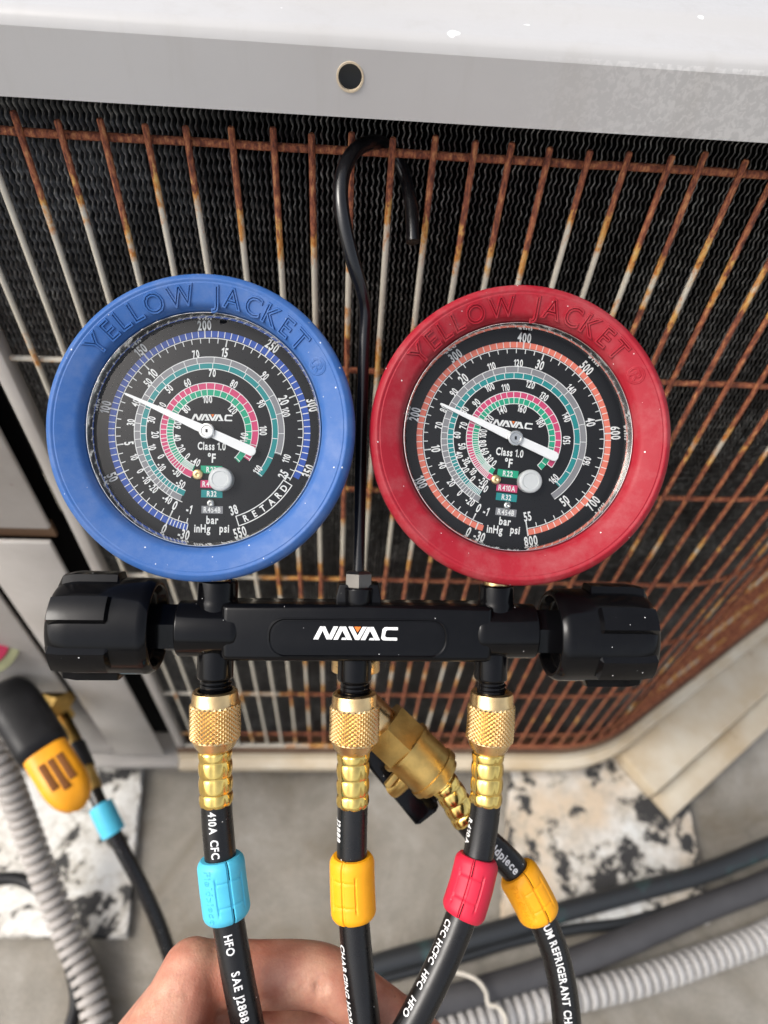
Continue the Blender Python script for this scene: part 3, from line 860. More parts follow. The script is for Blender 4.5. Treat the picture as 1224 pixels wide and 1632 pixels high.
# =================================================================== manifold gauge set
O_cam = C(567, 1003, 0.229)
MR = CAM_M.to_3x3().to_4x4() @ Matrix.Rotation(rad(4.0), 4, 'Y') @ Matrix.Rotation(rad(-1.2), 4, 'Z')
MM = Matrix.Translation(O_cam) @ MR
MMi = MM.inverted()
man = thing('manifold_gauge_set', 'black two-valve manifold with blue and red pressure gauges hanging by its hook from the guard', 'gauge manifold', M=MM)
ROOT_INV[man.name] = MMi
def ML(px, py, z=0.0):
    o = MMi @ CAM_POS
    d = (MMi.to_3x3() @ ray(px, py))
    return o + d * ((z - o.z) / d.z)
def mobj(name, vf, mat, parent=None, **kw):
    return obj(name, vf, mat, parent or man, world_pts=False, **kw)
def build_body():
    xl, xr = ML(286, 1003).x, ML(849, 1003).x
    R = 0.0096
    yc = 0.0
    parts = []
    xa, xb = ML(368, 1003).x, ML(768, 1003).x
    for x0, x1, s in ((xl, xa + 0.004, 1), (xr, xb - 0.004, -1)):
        prof = arc_prof([(1e-5, x0, 0), (R, x0, 0.0008), (R, x1, 0.003), (1e-5, x1, 0)])
        v, f = lathe(prof, 40, 'x')
        if s < 0: f = [tuple(reversed(q)) for q in f]
        parts.append((v, f))
    # centre block with scooped ends
    bm = bmesh.new()
    nseg = 24
    pr = []
    H, Dp = 0.0097, 0.0088
    for hx in (-1, 1): pass
    v, f = box(xa - 0.002, xb + 0.002, -H, H, -0.0088, Dp, 0.0022, 3)
    parts.append((v, f))
    body = mobj('valve_body', join(*parts), 'black_anodised', angle=45)
    # raised lip round the front recess and the name plate in it
    cx, cy = ML(570, 1009).x, ML(570, 1009).y
    hw, hh = (ML(708, 1009).x - ML(433, 1009).x) / 2 * 0.965, 0.0056
    def stadium(hw, hh, r, n=10):
        P = []
        for qx, qy, a0 in ((1, 1, 0), (-1, 1, 90), (-1, -1, 180), (1, -1, 270)):
            for k in range(n + 1):
                a = rad(a0 + 90 * k / n)
                P.append((qx * (hw - r) + r * math.cos(a), qy * (hh - r) + r * math.sin(a)))
        return P
    def loft(rings):
        V, Fc = [], []
        n = len(rings[0][0])
        for P, z in rings: V += [(cx + x, cy + y, z) for x, y in P]
        for j in range(len(rings) - 1):
            for i in range(n):
                i2 = (i + 1) % n
                Fc.append((j * n + i, j * n + i2, (j + 1) * n + i2, (j + 1) * n + i))
        Fc.append(tuple((len(rings) - 1) * n + i for i in range(n)))
        return V, Fc
    z = Dp
    mobj('name_plate_frame', loft([(stadium(hw + 0.0016, hh + 0.0011, 0.0056), z - 0.0006), (stadium(hw + 0.0013, hh + 0.0009, 0.0055), z + 0.0003), (stadium(hw + 0.0007, hh + 0.0006, 0.0052), z + 0.0004), (stadium(hw + 0.0002, hh + 0.0002, 0.005), z - 0.0001)]), 'black_anodised', body, angle=30)
    pl = mobj('name_plate', loft([(stadium(hw, hh, 0.005), z - 0.0003), (stadium(hw - 0.0001, hh - 0.0001, 0.0049), z + 0.0002), (stadium(hw - 0.0004, hh - 0.0004, 0.0047), z + 0.00025)]), 'black_plastic', body, angle=30)
    w = (ML(634, 1009).x - ML(500, 1009).x) * 0.965
    lg, tri = NAVAC(w)
    lc = ML(567, 1009, z)
    Mx = Matrix.Translation((lc.x, lc.y, z + 0.0004)) @ Matrix.Rotation(rad(-0.4), 4, 'Z')
    mobj('logo', xf(lg, Mx), 'print_white', body, smooth=False)
    mobj('logo_triangle', xf(tri, Mx), 'logo_orange', body, smooth=False)
    # bosses above, ports below
    def vcyl(px, y0p, y1p, r, prof=None, z=0.0, name='port', mat='black_anodised', n=32, parent=body):
        c0, c1 = ML(px, y0p, z), ML(px, y1p, z)
        y0, y1 = c0.y, c1.y
        v, f = lathe(arc_prof(prof(y0, y1)) if prof else [(1e-5, y0), (r, y0), (r, y1), (1e-5, y1)], n, 'y')
        return mobj(name, ([(p[0] + c0.x, p[1], p[2] + z) for p in v], f), mat, parent, angle=35)
    pscale = 0.229 / F_PX
    for px, y0, w in ((346, 924, 62), (790, 932, 56)):
        r = w / 2 * pscale
        vcyl(px, 1000, y0, r, lambda a, b, r=r: [(1e-5, a, 0), (r * 1.04, a, 0), (r * 1.04, (a + b) / 2, 0.001), (r, (a + b) / 2 + 0.0015, 0.001), (r, b, 0.0009), (r * 0.72, b, 0), (r * 0.7, b - 0.002, 0)], name='gauge_boss')
        vcyl(px, y0 + 6, y0 - 14, r * 0.68, name='gauge_stem', mat='brass_nut', n=6 * 4)
    for px, y0, y1, w in ((344, 1030, 1102, 56), (566, 1030, 1106, 54), (783, 1030, 1104, 53)):
        r = w / 2 * pscale
        yb = ML(px, y1).y
        vcyl(px, y0, y1, r, lambda a, b, r=r: [(1e-5, a, 0), (r, a, 0), (r, b + 0.005, 0.0008), (r * 0.82, b + 0.0042, 0.0004), (r * 0.82, b - 0.006, 0), (1e-5, b - 0.006, 0)][::-1], name='hose_port')
        for k in range(3):
            vcyl(px, 1, 2, r, name='thread', n=28) if False else None
            yy = yb + 0.003 - k * 0.0015
            c = ML(px, y1)
            v, f = lathe([(r * 0.80, yy - 0.0005), (r * 0.90, yy), (r * 0.80, yy + 0.0005)], 28, 'y', closed=False)
            mobj('thread', ([(p[0] + c.x, p[1], p[2]) for p in v], [q for q in f if len(q) == 4]), 'black_anodised', body)
    # hex stems and knobs
    for s, xe, xo, yy in ((-1, 286, 232, 1000), (1, 849, 894, 1008)):
        x0, x1 = ML(xe, yy).x, ML(xo, yy).x
        yk = ML((xe + xo) / 2, yy).y
        rr = 0.0086
        prof = [(1e-5, x0), (rr, x0), (rr, x1 + s * 0.004), (1e-5, x1 + s * 0.004)]
        v, f = lathe(prof, 6, 'x')
        v = [(p[0], p[1] * math.cos(rad(14)) - p[2] * math.sin(rad(14)) + yk, p[1] * math.sin(rad(14)) + p[2] * math.cos(rad(14))) for p in v]
        mobj('valve_stem', (v, f), 'black_anodised', body, smooth=False)
    def knob(s, xin, xout, yc, px_scale):
        x_in, x_out = ML(xin, yc, 0.012).x, ML(xout, yc, 0.010).x
        y = ML((xin + xout) / 2, yc).y
        L = abs(x_out - x_in)
        Rk = 0.0163
        # h = 0 at the open end, L at the outer end
        prof = arc_prof([(0.0085, 0.004, 0), (0.0125, 0.0042, 0.001), (0.0137, 0.0002, 0.0008), (0.0150, 0.0, 0.0010), (Rk, 0.0022, 0.002), (Rk, L * 0.80, 0.002), (Rk * 0.95, L * 0.93, 0.003), (Rk * 0.83, L, 0.0025), (1e-5, L + 0.0004, 0)], 5)
        v, f = lathe(prof, 72, 'x')
        kb = mobj('knob', ([(x_in + s * p[0], p[1] + y, p[2] * s) for p in v], f), 'black_plastic', body, angle=35)
        # six grip ribs
        for k in range(6):
            a0 = rad(90 - 3 + 60 * k)
            V, Fc = [], []
            hs = [L * 0.36, L * 0.385, L * 0.80, L * 0.93, L * 0.985]
            rs = [Rk - 0.0006, Rk + 0.0021, Rk + 0.0021, Rk * 0.95 + 0.0022, Rk * 0.83 + 0.0006]
            na = 8
            for h, r in zip(hs, rs):
                for i in range(na + 1):
                    u = i / na * 2 - 1
                    a = a0 + rad(16.5) * u
                    rr = r
                    if abs(u) > 0.99: a, rr = a0 + rad(17.6) * u, Rk - 0.0008 if h < L * 0.9 else r - 0.0025
                    V.append((x_in + s * h, y + rr * math.sin(a), rr * math.cos(a)))
            m = na + 1
            for j in range(len(hs) - 1):
                for i in range(na):
                    q = (j * m + i, j * m + i + 1, (j + 1) * m + i + 1, (j + 1) * m + i)
                    Fc.append(q if s > 0 else q[::-1])
            mobj('grip_rib', (V, Fc), 'black_plastic', kb, angle=30)
        return kb
    knob(-1, 238, 76, 996, 1)
    knob(1, 892, 1047, 1011, 1)
    # hook mount, nut and hook
    c = ML(571, 945)
    P = [(-0.0078, -0.004), (0.0078, -0.004), (0.0078, 0.0), (0.0068, 0.0046), (-0.0068, 0.0046), (-0.0078, 0.0)]
    mobj('hook_mount', xf(prism(P, -0.006, 0.005, 0.0008), Matrix.Translation((c.x, c.y - 0.001, 0))), 'black_anodised', body, angle=30)
    v, f = lathe(arc_prof([(0.0048, 0.0035, 0), (0.0053, 0.003, 0.0005), (0.0050, -0.002, 0.001), (0.003, -0.0052, 0.001), (1e-5, -0.006, 0)]), 28, 'y')
    mobj('hook_socket', ([(p[0] + c.x, p[1] + c.y - 0.001, p[2] + 0.003) for p in v], f), 'black_anodised', body)
    c2 = ML(571, 924)
    v, f = lathe(arc_prof([(1e-5, 0.0032, 0), (0.0040, 0.0032, 0), (0.0050, 0.0024, 0), (0.0050, -0.0026, 0), (1e-5, -0.0026, 0)]), 6, 'y')
    mobj('hook_nut', ([(p[0] + c2.x, p[1] + c2.y, p[2] + 0.002) for p in v], f), 'dark_steel', body, smooth=False)
    # rod and hook as one bent wire
    hk = [C(571, 925, 0.229), C(572, 880, 0.2295), C(574, 780, 0.231), C(577, 650, 0.232), C(580, 550, 0.231), C(582, 500, 0.229), C(576, 462, 0.225), C(562, 415, 0.220), C(549, 360, 0.2165), C(543, 310, 0.2155), C(549, 268, 0.217), C(568, 238, 0.2205), C(592, 227, 0.2265), C(612, 231, 0.233), C(630, 248, 0.2385), C(644, 278, 0.2405), C(654, 320, 0.2405), C(657, 355, 0.2400), C(658, 386, 0.2395)]
    hp = Path(hk, 10)
    def hr(s, a): return 0.0021 + 0.0004 * min(1, max(0, (s - 0.088) / 0.02))
    v, f = tube(hp, hr, 18, step=0.0015)
    v = [MMi @ Vector(p) for p in v]
    mobj('hook', (v, f), 'hook_black', body)
    # hose hanger collar on the rear of the centre port
    cc = ML(567, 1056, -0.008)
    v, f = lathe(arc_prof([(0.004, -0.003, 0), (0.0088, -0.003, 0.0006), (0.0088, 0.002, 0.0008), (0.006, 0.003, 0.0006), (0.004, 0.003, 0)]), 32, 'y')
    mobj('rear_nut', ([(p[0] + cc.x, p[1] + cc.y, p[2] + cc.z) for p in v], f), 'brass_nut', body)
build_body()

# ------------------------------------------------------------------ gauges
PXD = 0.2165 / F_PX            # metres per photo pixel on the dial
def gauge(bx, by, depth, mat, spec, text_rot, rub_label):
    ctr = C(bx, by, depth)
    G = Matrix.Translation(ctr) @ CAM_M.to_3x3().to_4x4()
    Q = MMi @ G                                   # gauge frame -> manifold frame
    ZD = -0.0105                                  # dial plane
    def g(name, vf, m, parent, **kw): return mobj(name, xf(vf, Q), m, parent, **kw)
    prof = arc_prof([(0.030, -0.030, 0), (0.0455, -0.030, 0.004), (0.0478, -0.010, 0.004), (0.0489, -0.002, 0.002), (0.0484, 0.0012, 0.0018), (0.0464, 0.0026, 0.0012), (0.0455, 0.0021, 0.0003), (0.0452, 0.0022, 0.0003), (0.0392, -0.0003, 0.0012), (0.0380, -0.0026, 0.0010), (0.0378, -0.0075, 0)], 4)
    bv, bf = lathe(prof, 128)
    boot = g('gauge', (bv, [q for q in bf if len(q) == 4 or q[0] < 200]), mat, None, angle=50, label=rub_label)
    boot.name = 'gauge'
    g('bezel', lathe(arc_prof([(0.0378, -0.0078, 0), (0.0378, -0.0032, 0.0003), (0.0374, -0.0029, 0.0004), (0.0366, -0.0060, 0.0004), (0.0365, -0.0078, 0)]), 96, closed=True), 'chrome', boot)
    g('inner_wall', ([p for p in lathe([(0.0384, -0.0074), (0.0384, -0.0109)], 96)[0]], [f[::-1] for f in lathe([(0.0384, -0.0074), (0.0384, -0.0109)], 96)[1] if len(f) == 4]), 'dark_steel', boot)
    # slightly domed clear lens
    pr = [(1e-5, -0.0059)] + [(0.0369 * k / 10, -0.0059 - 0.0006 * (k / 10) ** 2) for k in range(1, 11)]
    v, f = lathe(pr, 96); f = [q[::-1] for q in f if len(q) < 50]
    g('lens', (v, f), 'gauge_glass', boot)
    v, f = lathe([(1e-5, ZD), (0.0384, ZD)], 96); f = [q for q in f if len(q) == 4]
    dial = g('dial', (v, f), 'dial_black', boot, smooth=False)
    k = PXD
    def pol(r, a): return (r * k * math.cos(rad(a)), r * k * math.sin(rad(a)))
    lay = [ZD + 0.00004]
    def up(): lay[0] += 0.00004; return lay[0]
    def band(r0, r1, a0, a1, z):
        n = max(4, int(abs(a1 - a0) / 1.5))
        V, Fc = [], []
        for i in range(n + 1):
            a = a0 + (a1 - a0) * i / n
            V += [(*pol(r0, a), z), (*pol(r1, a), z)]
        for i in range(n): Fc.append((2 * i, 2 * i + 1, 2 * i + 3, 2 * i + 2) if a1 > a0 else (2 * i, 2 * i + 2, 2 * i + 3, 2 * i + 1))
        return V, Fc
    def tick(r0, r1, a, w, z):
        dx, dy = -math.sin(rad(a)) * w * k / 2, math.cos(rad(a)) * w * k / 2
        p, q = pol(r0, a), pol(r1, a)
        return [(p[0] - dx, p[1] - dy, z), (q[0] - dx, q[1] - dy, z), (q[0] + dx, q[1] + dy, z), (p[0] + dx, p[1] + dy, z)], [(0, 1, 2, 3)]
    for (nm, m, r0, r1, a0, a1) in spec['bands']:
        g(nm, band(r0, r1, a0, a1, ZD + 0.00006), m, dial, smooth=False)
    W = []
    zt = ZD + 0.00012
    for (r, w, a0, a1) in spec['lines']: W.append(band(r - w / 2, r + w / 2, a0, a1, zt))
    for (r0, r1, angs, w) in spec['ticks']:
        for a in angs: W.append(tick(r0, r1, a, w, zt))
    for (poly) in spec.get('polys', []): W.append(poly(band, tick, zt))
    g('scale_mark', join(*W), 'print_white', dial, smooth=False)
    T = []
    for (s, r, a, h) in spec['nums']:
        rot = a - 90 if 0 <= a % 360 < 180 else a + 90
        v, f, w = text(s, h * k, 0.60, gap=0.10)
        x, y = pol(r, a)
        T.append(xf((v, f), Matrix.Translation((x, y, zt + 0.00004)) @ Matrix.Rotation(rad(rot), 4, 'Z')))
    for (s, x, y, h, xs) in spec['words']:
        v, f, w = text(s, h * k, xs)
        T.append(xf((v, f), Matrix.Translation((x * k, y * k, zt + 0.00008)) @ Matrix.Rotation(rad(spec['tilt']), 4, 'Z')))
    lg, tri = NAVAC(66 * k)
    nx, ny = spec['logo']
    Mx = Matrix.Translation((nx * k, ny * k, zt + 0.00006)) @ Matrix.Rotation(rad(spec['tilt']), 4, 'Z')
    T.append(xf(lg, Mx))
    for (nm, s, m, x, y) in spec['tags']:
        M_ = Matrix.Translation((x * k, y * k, 0)) @ Matrix.Rotation(rad(spec['tilt']), 4, 'Z')
        g(nm, xf(([(-17 * k, -6 * k, zt), (17 * k, -6 * k, zt), (17 * k, 6 * k, zt), (-17 * k, 6 * k, zt)], [(0, 1, 2, 3)]), M_), m, dial, smooth=False)
        v, f, w = text(s, 8.5 * k, 0.74)
        T.append(xf(xf((v, f), Matrix.Translation((0, 0, zt + 0.00008))), M_))
    g('numeral', join(*T), 'print_white', dial, smooth=False)
    g('logo_triangle', xf(tri, Mx), 'logo_orange', dial, smooth=False)
    # needle
    ta, tl, ba, bl = spec['needle']
    zn = -0.0078
    d = Vector((math.cos(rad(ta)), math.sin(rad(ta)), 0)); nn = Vector((-d.y, d.x, 0))
    P = [(tl, 1.0), (tl * 0.98, 1.8), (18, 6.5), (-18, 6.8)]
    outl = []
    for x, h in P: outl.append(d * x * k + nn * h * k)
    for q in range(1, 12):
        a = math.pi * q / 12
        outl.append(d * (-(bl - 8) * k - 8 * k * math.sin(a)) + nn * (8 * k * math.cos(a)))
    for x, h in P[::-1]: outl.append(d * x * k - nn * h * k)
    v, f = prism([(p.x, p.y) for p in outl], zn - 0.0006, zn, 0.0)
    g('needle', (v, f), 'needle_white', boot, smooth=False)
    hub = g('hub', lathe(arc_prof([(12.5 * k, zn - 0.0005, 0), (12.5 * k, zn + 0.0009, 0.0003), (8.6 * k, zn + 0.0010, 0.0001), (8.2 * k, zn + 0.0007, 0.0001), (1e-5, zn + 0.0008, 0)]), 40), 'steel', boot)
    g('hub_slot', box(-1.6 * k, 1.6 * k, -2.6 * k, 2.6 * k, zn + 0.0007, zn + 0.00100), 'dial_black', hub, smooth=False)
    g('needle_shaft', lathe([(3 * k, ZD), (3 * k, zn), (1e-5, zn)], 16), 'steel', hub)
    sx, sy = spec['stop']
    v, f = lathe(arc_prof([(18.5 * k, ZD + 0.0001, 0), (19 * k, -0.0068, 0.0008), (13 * k, -0.0065, 0.0003), (12 * k, -0.0068, 0.0003), (1e-5, -0.0067, 0)]), 40)
    g('zero_plug', xf((v, f), Matrix.Translation((sx * k, sy * k, 0))), 'stopper', boot)
    for (nm, m, x, y, r) in spec['screws']:
        v, f = lathe(arc_prof([(r * k, ZD + 0.00005, 0), (r * k, ZD + 0.0012, 0.0004), (r * 0.4 * k, ZD + 0.0015, 0.0001), (1e-5, ZD + 0.0011, 0)]), 24)
        g(nm, xf((v, f), Matrix.Translation((x * k, y * k, 0))), m, dial)
    # moulded lettering on the boot
    T = []
    s = 'YELLOW JACKET'
    hcap = 0.0062
    gly = []
    xs = 0.92
    kk = hcap / 0.70
    adv = 0.0
    R = 0.0418
    pos = []
    for ch in s:
        if ch == ' ': adv += 0.55; continue
        v, f = GLY[('line', ch)]
        w = v[:, 0].max() - v[:, 0].min()
        pos.append((ch, adv + w / 2, v, f)); adv += w + 0.215
    adv -= 0.215
    tot = adv
    span = 107.0
    for ch, x, v, f in pos:
        a = 90 + span / 2 - span * x / tot + text_rot
        x0 = (v[:, 0].max() + v[:, 0].min()) / 2
        M_ = Matrix.Rotation(rad(a - 90), 4, 'Z') @ Matrix.Translation((0, R, 0.00085)) @ Matrix.Rotation(rad(22.5), 4, 'X')
        T.append(xf(([((p[0] - x0) * kk * xs, (p[1] - 0.35) * kk, p[2] * kk * 1.1) for p in v], f), M_))
    v, f = GLY[('line', '®')]
    c0 = (v.max(0) + v.min(0)) / 2
    a = 90 - span / 2 - 10.5 + text_rot
    M_ = Matrix.Rotation(rad(a - 90), 4, 'Z') @ Matrix.Translation((0, R, 0.00080)) @ Matrix.Rotation(rad(22.5), 4, 'X')
    kr = 0.0060 / (v[:, 1].max() - v[:, 1].min())
    T.append(xf(([((p[0] - c0[0]) * kr, (p[1] - c0[1]) * kr, p[2] * kr * 0.7) for p in v], f), M_))
    g('moulded_lettering', join(*T), mat, boot, angle=60)
    return boot

def interp_ticks(pairs, step):
    out = []
    for (v0, a0), (v1, a1) in zip(pairs, pairs[1:]):
        n = max(1, round(abs(v1 - v0) / step))
        for i in range(n): out.append(a0 + (a1 - a0) * i / n)
    out.append(pairs[-1][1])
    return out
def build_gauges():
    B = {}
    psi = [(0, 245), (50, 205), (100, 166.5), (150, 130), (200, 92.6), (250, 53.7), (300, 14.7), (350, -24)]
    bar = [(0, 245), (5, 188), (10, 134), (15, 79), (20, 23), (25, -30)]
    gr = [(-40, 238), (-20, 225), (-10, 217), (0, 209.5), (10, 198.6), (30, 173), (40, 158.5), (50, 141), (70, 99.8), (90, 45.4), (100, 14.5), (110, -17)]
    te = [(-50, 241), (-10, 215.8), (10, 195), (30, 168), (50, 133), (70, 87), (90, 28.5), (110, -40)]
    pk = [(-30, 236), (0, 207), (20, 183), (40, 151.5), (60, 114), (80, 62.8), (100, 1.4), (110, -34)]
    gn = [(-40, 245), (0, 228), (20, 211), (40, 190), (60, 168), (80, 135), (100, 93), (120, 44), (140, -10.5), (150, -44)]
    big, sm = 15.0, 11.5
    def num(pairs, r, h, skip=(), last=True): return [(str(v), r, a, h) for v, a in pairs if v not in skip]
    B['bands'] = [('pressure_band', 'band_blue', 151, 161, 257, -28), ('scale_band', 'band_grey', 110, 119, 247, -18), ('scale_band', 'band_teal', 101, 109.5, 248, -41), ('scale_band', 'band_pink', 68.3, 78, 248, -36), ('scale_band', 'band_green', 58, 67.6, 247, -46)]
    B['lines'] = [(149.5, 1.3, 257, -31), (119.5, 1.3, 249, -18), (109.8, 1.0, 247, -18), (100.6, 1.2, 248, -41), (78.4, 1.2, 248, -36), (67.9, 1.0, 248, -36), (57.6, 1.2, 247, -46)]
    B['ticks'] = [(151, 161, interp_ticks([(-30, 257)] + psi, 5), 1.3), (150, 163, [a for v, a in psi], 2.2), (141.5, 149, interp_ticks([(-1, 256)] + bar, 0.5), 1.3), (138, 149, [a for v, a in bar], 2.0),
                  (110, 119, interp_ticks(gr, 5), 1.0), (101, 109.5, interp_ticks(te, 5), 1.1), (68.3, 78, interp_ticks(pk, 4), 1.1), (58, 67.6, interp_ticks(gn, 4), 1.1)]
    B['nums'] = ([('-30', 168, 256, big)] + num(psi, 170, big, (350,)) + [('350', 170, -21.6, big), ('550', 167, -73, big)] + [('-1', 127, 255.4, 14)] + num(bar, 129, 14.5, (25,)) + [('25', 136, -30, 14), ('38', 130, -72.6, 14.5)]
                 + num(gr, 126, sm, (110,)) + [('110', 130, -19, sm)] + num(te, 94, sm, (110,)) + [('110', 98, -38, sm)] + num(pk, 86, sm, (-30, 110)) + [('-30', 82, 231, sm)] + num(gn, 52, sm, (140, 150)) + [('140', 56, -9, sm)])
    # RETARD box
    def retard(band, tick, z):
        parts = [band(140, 141.6, -72.5, -33, z), band(156, 157.6, -72.5, -33, z), tick(140, 157.6, -72.5, 1.6, z), tick(140, 157.6, -33, 1.6, z)]
        for ch, a in zip('RETARD', (-67, -61, -55, -48.5, -42.5, -37)):
            v, f, w = text(ch, 10.5 * PXD, 0.85)
            parts.append(xf((v, f), Matrix.Translation((148.8 * PXD * math.cos(rad(a)), 148.8 * PXD * math.sin(rad(a)), z)) @ Matrix.Rotation(rad(a + 90), 4, 'Z')))
        return join(*parts)
    B['polys'] = [retard]
    B['tilt'] = -1.5
    B['logo'] = (4, 23)
    B['words'] = [('Class 1.0', 4, -22.5, 12, 0.66), ('°F', 4, -41.5, 14, 0.75), ('bar', 5, -140, 12.5, 0.72), ('inHg', -11, -153.5, 12.5, 0.72), ('psi', 24, -153.5, 12.5, 0.72)]
    B['tags'] = [('scale_tag', 'R22', 'band_green', 3.5, -60), ('scale_tag', 'R410A', 'band_pink', 3, -83), ('scale_tag', 'R32', 'band_teal', 4, -98.5), ('scale_tag', 'R454B', 'band_grey', 4.6, -124)]
    B['needle'] = (155.5, 143, 0, 83)
    B['stop'] = (21.5, -76)
    B['screws'] = [('dial_screw', 'brass_nut', -17.7, -68, 8.5), ('dial_screw', 'steel', 3, -114, 6.5)]
    gauge(319.5, 682, 0.2060, 'blue_rubber', B, 1.5, 'blue rubber-booted low-pressure gauge with a retard scale')
    Rr = {}
    psi = [(0, 247), (100, 205), (200, 166), (300, 125), (400, 84), (500, 44.3), (600, 3.4), (700, -39), (800, -81.6)]
    bar = [(0, 243), (10, 187), (20, 130), (30, 70.5), (40, 12.5), (50, -50), (55, -81.6)]
    gr = [(-20, 235), (0, 225), (20, 215), (40, 200), (70, 169.7), (80, 156.5), (90, 142), (110, 107), (120, 86.5), (140, 41), (160, -17)]
    te = [(-40, 237.8), (0, 224), (20, 211.7), (40, 196), (60, 176), (80, 149.7), (100, 115), (120, 73), (140, 22.5), (160, -45)]
    pk = [(-20, 234), (10, 218.6), (30, 205), (50, 188), (70, 165), (90, 136), (110, 99), (130, 54.7), (150, -1.5)]
    gn = [(0, 231), (30, 219), (60, 203), (80, 188), (100, 170), (120, 142.7), (140, 112), (160, 74.8), (180, 31.8)]
    Rr['bands'] = [('pressure_band', 'band_orange', 149, 158.5, 251, -82), ('scale_band', 'band_grey', 108.5, 118, 240.5, -56), ('scale_band', 'band_teal', 99, 107.5, 238.6, -46.5), ('scale_band', 'band_pink', 68, 77, 240.5, -37), ('scale_band', 'band_green', 58, 67.4, 238.6, -48)]
    Rr['lines'] = [(147.5, 1.3, 250, -82), (118.4, 1.2, 241, -56), (108.2, 1.0, 240, -56), (98.6, 1.2, 238, -46), (77.4, 1.2, 240, -37), (67.6, 1.0, 240, -37), (57.6, 1.2, 238, -48)]
    Rr['ticks'] = [(149, 158.5, interp_ticks(psi, 10), 1.2), (148, 160, [a for v, a in psi], 2.2), (140, 147.5, interp_ticks(bar, 1), 1.3), (136, 147.5, [a for v, a in bar], 2.0),
                   (108.5, 118, interp_ticks(gr, 5), 1.0), (99, 107.5, interp_ticks(te, 4), 1.1), (68, 77, interp_ticks(pk + [(168, -37)], 4), 1.1), (58, 67.4, interp_ticks(gn + [(215, -48)], 4), 1.1)]
    Rr['nums'] = ([('0', 168, 244, big), ('-30', 168, 250.5, big)] + num(psi, 166, big, (0, 800)) + [('800', 168, -80.5, big)] + [('0', 126, 243, 14), ('-1', 126, 249, 14)] + num(bar, 128, 14.5, (0, 50, 55)) + [('50', 130, -50.6, 14.5), ('55', 128, -80, 14.5)]
                  + num(gr, 124, sm, (160,)) + [('160', 124, -17, sm)] + num(te, 93, sm, (160,)) + [('160', 92, -45, sm)] + num(pk, 85, sm, (150,)) + [('150', 86, -1.5, sm)] + num(gn, 51, sm))
    Rr['tilt'] = -6.5
    Rr['logo'] = (-2.4, 24)
    Rr['words'] = [('Class 1.0', -6.6, -21.8, 12, 0.66), ('°F', -8.5, -39, 14, 0.75), ('bar', -14.2, -134, 12.5, 0.72), ('inHg', -31, -147, 12.5, 0.72), ('psi', 2.2, -148, 12.5, 0.72)]
    Rr['tags'] = [('scale_tag', 'R22', 'band_green', -9.7, -56.5), ('scale_tag', 'R410A', 'band_pink', -11.2, -80), ('scale_tag', 'R32', 'band_teal', -12, -95), ('scale_tag', 'R454B', 'band_grey', -12.7, -119.4)]
    Rr['needle'] = (155.2, 133, 0, 76)
    Rr['stop'] = (23.6, -69.5)
    Rr['screws'] = [('dial_screw', 'brass_nut', -29.6, -66, 8.0), ('dial_screw', 'steel', -11.2, -108.5, 6.5)]
    gauge(829, 694, 0.2110, 'red_rubber', Rr, 1.5, 'red rubber-booted high-pressure gauge with an orange scale')
build_gauges()

# =================================================================== hoses
def knurled_nut(t, path, s0, s1, R, mat='brass_nut'):
    """smooth ring, diamond-knurled barrel of small pyramids, tapered tail"""
    L = s1 - s0
    ring = [(s0 + 0.0030, R * 0.66), (s0, R * 0.68), (s0 - 0.0, R * 0.80), (s0 + 0.0004, R * 0.86), (s0 + L * 0.05, R * 0.88), (s0 + L * 0.19, R * 0.90), (s0 + L * 0.21, R * 0.93)]
    tail = [(s0 + L * 0.79, R * 0.93), (s0 + L * 0.82, R * 0.88), (s0 + L * 0.91, R * 0.78), (s0 + L * 0.97, R * 0.66), (s0 + L, R * 0.60)]
    def rev(pr, n=44):
        V, Fc = [], []
        for s, r in pr:
            p, T, nn, b = path.at(s)
            extra = 0.0
            for i in range(n):
                a = 2 * math.pi * i / n
                V.append(p + nn * r * math.cos(a) + b * r * math.sin(a))
        for j in range(len(pr) - 1):
            for i in range(n):
                i2 = (i + 1) % n
                Fc.append((j * n + i, j * n + i2, (j + 1) * n + i2, (j + 1) * n + i))
        return V, Fc
    nut = obj('coupling_nut', join(rev(ring), rev(tail)), mat, t, angle=35)
    N2, M2 = 58, 17
    V, Fc = [], []
    for j in range(M2 + 1):
        s = s0 + L * (0.21 + 0.58 * j / M2)
        p, T, nn, b = path.at(s)
        for i in range(N2):
            a = 2 * math.pi * i / N2
            r = R * (1.0 if (i + j) % 2 else 0.925)
            if j in (0, M2): r = R * 0.93
            V.append(p + nn * r * math.cos(a) + b * r * math.sin(a))
    for j in range(M2):
        for i in range(N2):
            i2 = (i + 1) % N2
            a, b_, c, d = j * N2 + i, j * N2 + i2, (j + 1) * N2 + i2, (j + 1) * N2 + i
            if (i + j) % 2:  # a is a peak: split along b-d
                Fc += [(a, b_, d), (b_, c, d)]
            else:
                Fc += [(a, b_, c), (a, c, d)]
    obj('knurling', (V, Fc), mat, nut, smooth=False)
    return nut
def ferrule(t, path, s0, s1, R, phase=0.0):
    L = s1 - s0
    def rf(s, a):
        u = (s - s0) / L
        k = 3.35
        w = u * 3.55 + 0.27
        g = abs(math.sin(math.pi * w)) ** 0.38
        lobe = abs(math.cos(4 * (a + phase))) ** 0.5
        r = R * (0.875 + 0.125 * g * (0.55 + 0.45 * lobe))
        if u > 0.90: r *= 1 - 0.10 * ((u - 0.90) / 0.10) ** 2
        if u < 0.04: r *= 0.9
        return r
    obj('ferrule', tube(path, rf, 64, s0, s1, step=L / 52), 'gold_ferrule', t, angle=70)
